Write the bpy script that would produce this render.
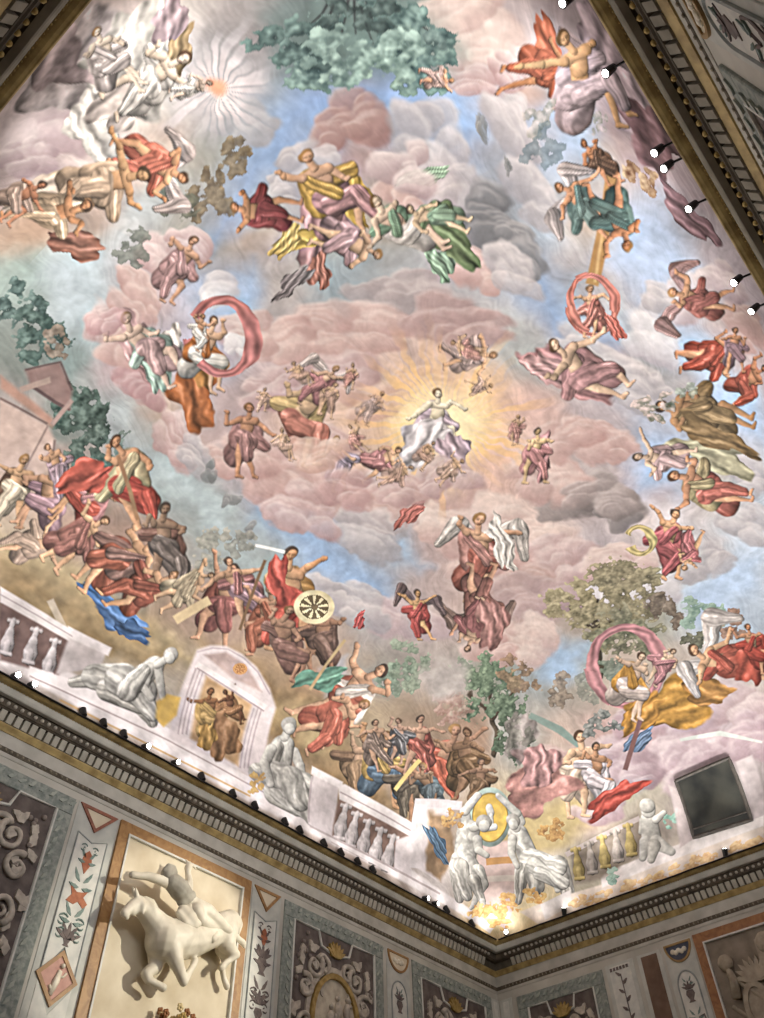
import bpy, bmesh, math, random
import numpy as np
from mathutils import Vector, Matrix
for o in list(bpy.data.objects): bpy.data.objects.remove(o)
SC = bpy.context.scene
COL = SC.collection
R = math.radians
PI = math.pi

# ------------------------------------------------------------------ room measures (metres)
X0, X1 = -0.641, 18.752          # cornice lip, short sides
Y0, Y1 = -0.784, 11.869          # cornice lip, long sides
WO = 0.52                        # the wall stands this far behind the lip
LZ = 10.6                        # height of the lip

# ------------------------------------------------------------------ camera
cam = bpy.data.objects.new('camera', bpy.data.cameras.new('camera')); COL.objects.link(cam)
SC.camera = cam
yaw, pitch, roll, fpx = 0.679594538, 0.873330924, -0.0346938088, 823.70
F = Vector((math.cos(pitch)*math.cos(yaw), math.cos(pitch)*math.sin(yaw), math.sin(pitch)))
R0 = Vector((math.sin(yaw), -math.cos(yaw), 0)); U0 = R0.cross(F)
Rv = R0*math.cos(roll) + U0*math.sin(roll); Uv = U0*math.cos(roll) - R0*math.sin(roll)
mw = Matrix((Rv, Uv, -F)).transposed().to_4x4(); mw.translation = (0, 0, 1.6)
cam.matrix_world = mw
cam.data.sensor_fit = 'VERTICAL'; cam.data.sensor_height = 36; cam.data.lens = 36*fpx/1018
cam.data.clip_start = 0.05; cam.data.clip_end = 100

# ------------------------------------------------------------------ world, exposure, lights
w = bpy.data.worlds.new('world'); SC.world = w; w.use_nodes = True
w.node_tree.nodes['Background'].inputs[0].default_value = (0.9, 0.92, 1, 1)
w.node_tree.nodes['Background'].inputs[1].default_value = 0.05
SC.view_settings.view_transform = 'Standard'; SC.view_settings.look = 'None'
SC.view_settings.gamma = 1; SC.view_settings.use_curve_mapping = False
SC.view_settings.exposure = 0.0
try: SC.cycles.use_denoising = True
except Exception: pass

def spot(name, loc, aim, power, angle, blend=0.6, col=(1, 0.96, 0.9), size=0.05):
    l = bpy.data.lights.new(name, 'SPOT'); l.energy = power; l.spot_size = R(angle); l.spot_blend = blend
    l.color = col; l.shadow_soft_size = size
    o = bpy.data.objects.new(name, l); COL.objects.link(o); o.location = loc
    o.rotation_euler = (Vector(aim) - Vector(loc)).to_track_quat('-Z', 'Y').to_euler()
    return o
UP = 345.0                       # watts of every uplight along the cornice
MX, MY = (X0+X1)/2, (Y0+Y1)/2
for i in range(10):
    PW = UP*(.5 if i in (0, 9) else 1)
    x = X0+2.2 + i*(X1-X0-4.4)/9
    spot('uplight', (x, Y0+.22, LZ+.1), (x, Y0+5.4, LZ+4.2), PW, 128, 1.0, size=.12)
    spot('uplight', (x, Y1-.22, LZ+.1), (x, Y1-5.4, LZ+4.2), PW, 128, 1.0, size=.12)
for i in range(6):
    PW = UP*(.5 if i in (0, 5) else 1)
    y = Y0+2.2 + i*(Y1-Y0-4.4)/5
    spot('uplight', (X0+.22, y, LZ+.1), (X0+5.4, y, LZ+4.2), PW, 128, 1.0, size=.12)
    spot('uplight', (X1-.22, y, LZ+.1), (X1-5.4, y, LZ+4.2), PW, 128, 1.0, size=.12)
COVE = 15.0                      # watts of added fill spots without fixtures, brightening the cove above the lip
for i in range(22):
    x = X0+.5+i*(X1-X0-1.0)/21; spot('cove_fill', (x, Y1-.30, LZ+.06), (x, Y1+.05, LZ+.75), COVE, 140, 1.0, (1, .97, .95), .1)
for i in range(14):
    y = Y0+.5+i*(Y1-Y0-1.0)/13; spot('cove_fill', (X1-.30, y, LZ+.06), (X1+.05, y, LZ+.75), COVE*.8, 140, 1.0, (1, .97, .93), .1)
spot('corner_uplight', (X1-1.0, Y1-.8, LZ+.1), (X1-.1, Y1-.1, LZ+.9), 36, 110, 1.0, size=.1)
# the accent spotlight on the marble horseman, and soft wall washers on the opposite cornice
spot('accent_spotlight', (16.8, -.5, 10.5), (9.1, 12.3, 7.5), 8500, 17, .5, (1, .92, .76), .05)
for x in (1.5, 4.5, 7.5): spot('wall_washer', (x, Y0+.3, 10.3), (x+.5, 12.3, 7.4), 330, 60, 1.0, (.93, .97, 1), .2)

# ------------------------------------------------------------------ materials
def srgb(c):
    return tuple((v/255/12.92 if v/255 <= .04045 else ((v/255+.055)/1.055)**2.4) for v in c)
MATS = {}
def mat(name, c1, c2=None, scale=6, rough=.7, metal=0, bump=0.0, detail=6, emit=0, dist=0, lo=.35, hi=.65):
    if name in MATS: return MATS[name]
    m = bpy.data.materials.new(name); m.use_nodes = True; nt = m.node_tree; b = nt.nodes['Principled BSDF']
    b.inputs['Roughness'].default_value = rough; b.inputs['Metallic'].default_value = metal
    tc = nt.nodes.new('ShaderNodeTexCoord'); n = nt.nodes.new('ShaderNodeTexNoise'); cr = nt.nodes.new('ShaderNodeValToRGB')
    n.inputs['Scale'].default_value = scale; n.inputs['Detail'].default_value = detail; n.inputs['Distortion'].default_value = dist
    nt.links.new(tc.outputs['Object'], n.inputs['Vector']); nt.links.new(n.outputs['Fac'], cr.inputs['Fac'])
    cr.color_ramp.elements[0].position = lo; cr.color_ramp.elements[1].position = hi
    cr.color_ramp.elements[0].color = (*srgb(c1), 1); cr.color_ramp.elements[1].color = (*srgb(c2 or c1), 1)
    nt.links.new(cr.outputs[0], b.inputs['Base Color'])
    if bump:
        bp = nt.nodes.new('ShaderNodeBump'); bp.inputs['Strength'].default_value = bump; bp.inputs['Distance'].default_value = .02
        nt.links.new(n.outputs['Fac'], bp.inputs['Height']); nt.links.new(bp.outputs[0], b.inputs['Normal'])
    if emit:
        b.inputs['Emission Color'].default_value = (1, .97, .92, 1); b.inputs['Emission Strength'].default_value = emit
    MATS[name] = m
    return m
STONE = mat('stone', (170, 168, 160), (196, 194, 186), 2.5, .75, bump=.05)
STONE2 = mat('stone_warm', (165, 155, 140), (192, 184, 170), 3, .75, bump=.05)
STONE_SHADE = mat('stone_shade', (128, 122, 110), (150, 144, 132), 4, .8)  # darker stone with shade put into its colour, for back and near cornices
GILT = mat('gilding', (142, 120, 74), (194, 170, 114), 5, .5, .1, bump=.15)
GILT2 = mat('gilding_light', (150, 124, 66), (186, 160, 100), 9, .45, .25)
GREEN = mat('green_stucco', (120, 130, 126), (158, 164, 158), 14, .8, bump=.3)
PALE = mat('pale_stucco', (178, 182, 178), (202, 204, 198), 3, .75, bump=.05)
WHITE = mat('white_stucco', (200, 202, 198), (220, 220, 214), 6, .7)
DARK = mat('dark_field', (84, 76, 74), (114, 104, 100), 5, .85, bump=.2)
SCROLL = mat('scroll_stone', (168, 160, 150), (204, 196, 184), 9, .7, bump=.1)
ORANGE = mat('yellow_marble', (140, 100, 54), (168, 128, 76), 5, .5, dist=1.5)
REDM = mat('red_marble', (126, 72, 54), (156, 98, 76), 7, .5, dist=1.5)
PINKF = mat('pink_field', (176, 132, 122), (200, 158, 146), 7, .7)
CREAM = mat('cream_field', (196, 182, 156), (226, 216, 194), 1.6, .8, bump=.05, lo=.3, hi=.7)
MARBLE = mat('marble', (212, 205, 188), (236, 230, 214), 2.5, .5, dist=1)
BROWNF = mat('brown_field', (96, 74, 60), (116, 92, 76), 4, .7)
NAVY = mat('navy_field', (56, 62, 82), (76, 82, 100), 6, .7)
INKR = mat('rust_motif', (150, 84, 58), (178, 112, 78), 12, .7)
INKG = mat('leaf_motif', (96, 120, 116), (128, 148, 142), 12, .7)
INKD = mat('dark_motif', (84, 74, 76), (116, 104, 100), 12, .7)
BLACK = mat('black_metal', (12, 12, 13), (22, 22, 24), 8, .45, .3)
LENS = mat('lamp_lens', (255, 250, 240), None, emit=14)
LENSB = mat('lamp_lens_bright', (255, 250, 240), None, emit=60)
GLASSD = mat('dark_glass', (40, 42, 42), (72, 72, 66), 1.5, .35)
FLOORM = mat('floor_marble', (92, 76, 62), (132, 116, 98), 1.2, .4)
PLASTER = mat('wall_plaster', (176, 174, 166), (198, 196, 188), 1.5, .85)

# ------------------------------------------------------------------ helpers
def tag(o, label=None, cat=None, group=None, kind=None):
    if label: o['label'] = label
    if cat: o['category'] = cat
    if group: o['group'] = group
    if kind: o['kind'] = kind
    return o
def empty(name, loc=(0, 0, 0), rz=0, label=None, cat=None, group=None):
    o = bpy.data.objects.new(name, None); COL.objects.link(o); o.location = loc; o.rotation_euler = (0, 0, rz)
    o.empty_display_size = .1
    return tag(o, label, cat, group)
class MB:
    def __init__(s): s.v = []; s.f = []
    def add(s, vs, fs):
        n = len(s.v); s.v += [tuple(v) for v in vs]; s.f += [tuple(i+n for i in f) for f in fs]; return s
    def box(s, x0, x1, y0, y1, z0, z1, b=0.0):
        # chamfered on the room side (y0)
        if b:
            vs = [(x0,y1,z0),(x1,y1,z0),(x1,y1,z1),(x0,y1,z1),(x0,y0+b,z0),(x1,y0+b,z0),(x1,y0+b,z1),(x0,y0+b,z1),(x0+b,y0,z0+b),(x1-b,y0,z0+b),(x1-b,y0,z1-b),(x0+b,y0,z1-b)]
            fs = [(3,2,1,0),(0,1,5,4),(1,2,6,5),(2,3,7,6),(3,0,4,7),(4,5,9,8),(5,6,10,9),(6,7,11,10),(7,4,8,11),(8,9,10,11)]
        else:
            vs = [(x0,y0,z0),(x1,y0,z0),(x1,y1,z0),(x0,y1,z0),(x0,y0,z1),(x1,y0,z1),(x1,y1,z1),(x0,y1,z1)]
            fs = [(0,3,2,1),(4,5,6,7),(0,1,5,4),(1,2,6,5),(2,3,7,6),(3,0,4,7)]
        return s.add(vs, fs)
    def prism(s, pts, y0, y1):
        # outline in x,z extruded from y1 (wall) to y0 (room)
        n = len(pts)
        a = sum(pts[i][0]*pts[(i+1)%n][1]-pts[(i+1)%n][0]*pts[i][1] for i in range(n))
        if a < 0: pts = pts[::-1]
        vs = [(x, y0, z) for x, z in pts] + [(x, y1, z) for x, z in pts]
        fs = [tuple(range(n))] + [tuple(range(2*n-1, n-1, -1))] + [(i, i+n, (i+1)%n+n, (i+1)%n) for i in range(n)]
        return s.add(vs, fs)
    def tube(s, pts, rs, k=8, cap=True, sq=1.0):
        pts = [Vector(p) for p in pts]; n = len(pts)
        if not hasattr(rs, '__len__'): rs = [rs]*n
        vs = []; ref = None
        for i in range(n):
            t = (pts[min(i+1, n-1)] - pts[max(i-1, 0)])
            t = t.normalized() if t.length > 1e-9 else Vector((0, 0, 1))
            if ref is None: ref = Vector((0, 1, 0)) if abs(t.y) < .9 else Vector((1, 0, 0))
            a = t.cross(ref); a = a.normalized() if a.length > 1e-6 else Vector((1, 0, 0)); b = a.cross(t).normalized(); ref = b
            for j in range(k):
                th = 2*PI*j/k; vs.append(pts[i] + a*(math.cos(th)*rs[i]) + b*(math.sin(th)*rs[i]*sq))
        fs = [(i*k+j, i*k+(j+1)%k, (i+1)*k+(j+1)%k, (i+1)*k+j) for i in range(n-1) for j in range(k)]
        if cap: fs += [tuple(range(k-1, -1, -1)), tuple(range((n-1)*k, n*k))]
        return s.add(vs, fs)
    def ball(s, c, r, k=10, m=6):
        rx, ry, rz = r if hasattr(r, '__len__') else (r, r, r)
        vs = [(c[0], c[1], c[2]+rz)]
        for i in range(1, m):
            a = PI*i/m
            for j in range(k): vs.append((c[0]+rx*math.sin(a)*math.cos(2*PI*j/k), c[1]+ry*math.sin(a)*math.sin(2*PI*j/k), c[2]+rz*math.cos(a)))
        vs.append((c[0], c[1], c[2]-rz)); L = len(vs)-1
        fs = [(0, 1+j, 1+(j+1)%k) for j in range(k)]
        for i in range(m-2): fs += [(1+i*k+j, 1+(i+1)*k+j, 1+(i+1)*k+(j+1)%k, 1+i*k+(j+1)%k) for j in range(k)]
        fs += [(L, L-k+(j+1)%k, L-k+j) for j in range(k)]
        return s.add(vs, fs)
    def build(s, name, m, parent=None, smooth=False):
        me = bpy.data.meshes.new(name); me.from_pydata(s.v, [], s.f); me.update()
        if parent is not None and parent.get('on_wall') or (parent is not None and parent.parent is not None and parent.parent.get('on_wall')):
            for v in me.vertices:
                if v.co.y > -.001: v.co.y = -.001
        if smooth: me.polygons.foreach_set('use_smooth', [True]*len(me.polygons))
        o = bpy.data.objects.new(name, me); COL.objects.link(o)
        if m: me.materials.append(m)
        if parent: o.parent = parent
        return o
def oval(cx, cz, rx, rz, n=40, a0=0, a1=360):
    return [(cx+rx*math.cos(R(a0+(a1-a0)*i/n)), cz+rz*math.sin(R(a0+(a1-a0)*i/n))) for i in range(n + (0 if a1-a0 == 360 else 1))]
def ring_prism(mb, outer, inner, y0, y1):
    n = len(outer)
    vs = [(x, y0, z) for x, z in outer]+[(x, y0, z) for x, z in inner]+[(x, y1, z) for x, z in outer]+[(x, y1, z) for x, z in inner]
    fs = []
    for i in range(n):
        j = (i+1) % n
        fs += [(i, j, n+j, n+i), (2*n+i, 3*n+i, 3*n+j, 2*n+j), (i, 2*n+i, 2*n+j, j), (n+i, n+j, 3*n+j, 3*n+i)]
    mb.add(vs, fs); return mb
def inset(pts, d):
    n = len(pts); a = sum(pts[i][0]*pts[(i+1)%n][1]-pts[(i+1)%n][0]*pts[i][1] for i in range(n)); sg = 1 if a > 0 else -1
    out = []
    for i in range(n):
        p0, p1, p2 = Vector(pts[i-1]), Vector(pts[i]), Vector(pts[(i+1) % n])
        e1 = (p1-p0).normalized(); e2 = (p2-p1).normalized()
        n1 = Vector((-e1.y, e1.x))*sg; n2 = Vector((-e2.y, e2.x))*sg
        b = n1+n2; k = d/max(.3, (b.length_squared/2)) if b.length > 1e-6 else 0
        q = p1 + b*k; out.append((q.x, q.y))
    return out
# walls: frames whose local x runs left to right seen from the room, local y goes into the wall
WALLS = {'left': ((0, Y1+WO, 0), 0), 'right': ((X1+WO, 0, 0), -PI/2), 'back': ((0, Y0-WO, 0), PI), 'near': ((X0-WO, 0, 0), PI/2)}
def on_wall(side, s, z):
    k = {'left': 1.0049, 'right': 1.0031}.get(side, 1.0); s *= k; z = 1.6+(z-1.6)*k
    if side == 'left': return (s, Y1+WO, z)
    if side == 'right': return (X1+WO, s, z)
    if side == 'back': return (s, Y0-WO, z)
    return (X0-WO, s, z)
def wall_thing(side, s, z, name, label, cat, group=None):
    o = empty(name, on_wall(side, s, z), WALLS[side][1], label, cat, group); o['on_wall'] = 1
    return o

# ------------------------------------------------------------------ the vault and its fresco
CXv, CYv, HXv, HYv = MX, MY, (X1-X0)/2+.12, (Y1-Y0)/2+.12
Z0V, RISE, PU, PV, LS, LT = 10.58, 3.8, 2.6, 2.2, 11.5, 8.5
def vault_point(cs, ct):
    """fresco chart metres -> place on the vault (numpy)"""
    s = np.clip(cs/LS, -1, 1); t = np.clip(ct/LT, -1, 1)
    u = s*(3-s*s)/2; v = t*(3-t*t)/2
    z = Z0V + RISE*np.sqrt(np.maximum(0, (1-np.abs(u)**PU)*(1-np.abs(v)**PV)))
    return CXv+u*HXv, CYv+v*HYv, z
# what is painted where: colours of the ground, then every painted element in a frame (centre, right, up) on the chart, metres
BASE = [[-9.86,-2.09,215,195,190],[-8.91,-2.42,222,210,205],[-8.14,-2.84,158,148,148],[-7.37,-3.41,105,125,125],[-6.7,-4.08,105,132,128],[-6.19,-4.74,115,142,138],[-5.82,-5.34,195,182,182],[-5.45,-6.18,190,172,174],[-5.22,-7.07,185,165,170],[-9.8,-1.22,208,190,192],[-8.97,-1.44,222,207,203],[-8.28,-1.74,222,212,203],[-7.49,-2.21,222,190,190],[-6.9,-2.66,165,180,195],[-6.6,-2.93,140,165,205],[-6.17,-3.37,165,135,130],[-5.7,-3.94,135,163,205],[-5.31,-4.52,175,175,190],[-4.97,-5.15,190,175,180],[-4.63,-6.01,198,150,125],[-4.44,-6.88,190,170,180],[-9.19,-0.39,190,168,168],[-8.3,-0.69,215,195,190],[-7.53,-1.07,205,175,160],[-6.84,-1.53,160,158,148],[-6.3,-1.95,140,170,210],[-5.9,-2.32,150,162,192],[-5.48,-2.76,165,135,132],[-5.0,-3.34,182,172,180],[-4.68,-3.8,165,155,165],[-4.32,-4.41,150,157,172],[-4.02,-5.07,165,180,205],[-3.77,-5.81,182,160,145],[-3.62,-6.69,182,158,165],[-8.32,0.42,185,150,125],[-7.51,0.07,172,148,135],[-6.78,-0.35,172,178,182],[-6.16,-0.78,158,150,136],[-5.58,-1.27,178,155,142],[-5.08,-1.75,175,160,155],[-4.7,-2.15,172,155,135],[-4.18,-2.81,180,175,165],[-3.86,-3.27,140,150,135],[-3.49,-3.89,112,112,116],[-3.21,-4.49,170,185,205],[-2.93,-5.29,182,165,150],[-2.74,-6.3,182,190,212],[-7.64,1.36,140,160,155],[-6.99,1.05,170,185,190],[-6.26,0.61,178,163,165],[-5.74,0.24,185,160,162],[-5.14,-0.25,155,170,198],[-4.51,-0.82,168,158,156],[-3.93,-1.45,142,156,166],[-3.3,-2.24,158,160,165],[-2.82,-2.96,165,160,165],[-2.4,-3.75,145,162,190],[-2.11,-4.45,172,160,160],[-1.86,-5.38,170,182,208],[-1.76,-6.28,188,168,165],[-1.83,-7.31,188,175,185],[-6.84,2.33,122,132,127],[-6.21,1.97,130,150,150],[-5.6,1.57,190,163,168],[-5.02,1.14,180,172,182],[-4.52,0.72,178,172,190],[-3.93,0.17,185,162,164],[-3.31,-0.47,190,162,158],[-2.64,-1.26,195,166,158],[-2.11,-1.99,198,165,152],[-1.64,-2.77,162,165,166],[-1.24,-3.59,175,155,160],[-0.92,-4.49,165,165,170],[-0.73,-5.49,182,172,182],[-0.71,-6.47,192,170,172],[-6.06,3.36,168,152,148],[-5.43,2.96,112,127,122],[-4.83,2.53,165,175,180],[-4.12,1.96,178,152,138],[-3.44,1.35,180,155,155],[-2.79,0.7,203,168,155],[-2.16,0.01,207,172,152],[-1.57,-0.72,235,203,162],[-1.02,-1.48,222,178,140],[-0.52,-2.28,203,165,156],[-0.09,-3.14,182,167,172],[0.2,-3.89,168,172,190],[0.4,-4.71,165,155,145],[0.5,-5.61,172,177,198],[-5.31,4.45,180,155,142],[-4.69,4.01,148,125,118],[-4.07,3.54,160,140,128],[-3.34,2.94,150,160,165],[-2.62,2.3,172,160,166],[-1.93,1.61,188,162,160],[-1.26,0.89,193,160,156],[-0.52,-0.0,198,170,166],[0.08,-0.8,207,168,156],[0.55,-1.48,205,175,170],[0.97,-2.2,170,155,155],[1.33,-2.95,178,164,174],[1.67,-3.91,185,172,165],[1.84,-4.78,172,182,198],[-4.62,5.59,160,142,122],[-3.86,5.02,155,125,112],[-3.09,4.41,150,120,105],[-2.32,3.77,158,160,158],[-1.56,3.08,165,175,192],[-0.93,2.47,158,175,205],[-0.2,1.71,172,175,186],[0.51,0.91,185,160,158],[1.18,0.09,203,172,160],[1.71,-0.62,200,176,168],[2.2,-1.36,186,172,177],[2.71,-2.28,198,182,180],[3.06,-3.08,188,180,184],[3.31,-3.94,185,196,212],[-4.01,6.8,152,134,112],[-3.35,6.29,142,120,100],[-2.82,5.87,130,120,115],[-2.14,5.32,150,125,105],[-1.31,4.64,158,128,112],[-0.61,4.03,155,125,112],[0.09,3.4,160,138,125],[0.78,2.74,166,163,170],[1.46,2.06,180,158,155],[2.24,1.19,182,155,148],[2.85,0.44,195,164,160],[3.52,-0.48,172,158,145],[4.03,-1.27,158,155,138],[4.55,-2.25,175,186,196],[4.89,-3.1,165,180,200],[-3.39,8.0,200,190,190],[-2.69,7.43,170,155,140],[-1.97,6.87,180,170,155],[-0.77,5.94,170,155,140],[0.16,5.2,165,135,105],[1.12,4.42,172,140,115],[1.92,3.73,152,146,138],[2.87,2.84,180,166,160],[3.62,2.06,140,145,130],[4.31,1.25,150,156,158],[4.93,0.42,168,158,145],[5.5,-0.42,180,160,145],[6.01,-1.26,180,165,155],[6.49,-2.2,180,165,160],[-0.9,7.73,205,190,180],[-0.23,7.24,175,145,110],[0.64,6.61,180,160,145],[1.74,5.81,150,120,90],[2.69,5.09,158,138,112],[3.64,4.31,145,120,100],[4.56,3.48,162,128,105],[5.4,2.59,165,165,160],[6.15,1.68,182,160,148],[6.81,0.78,182,150,145],[7.4,-0.12,186,168,178],[8.02,-1.17,182,164,170],[1.28,7.92,205,190,180],[2.57,7.08,190,172,165],[3.72,6.31,165,145,130],[5.13,5.25,175,155,140],[6.25,4.27,195,175,145],[7.22,3.23,185,165,140],[8.04,2.19,178,145,142],[8.72,1.19,168,158,142],[9.43,0.05,165,150,148],[9.91,-0.77,175,165,165],[5.83,7.01,205,192,188],[7.42,5.83,210,195,180],[8.74,4.5,205,190,175],[9.87,2.98,180,170,150],[10.71,1.62,205,192,180],[11.45,0.37,212,188,152],[8.83,6.64,222,192,135],[10.41,4.85,222,200,155]]
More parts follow.
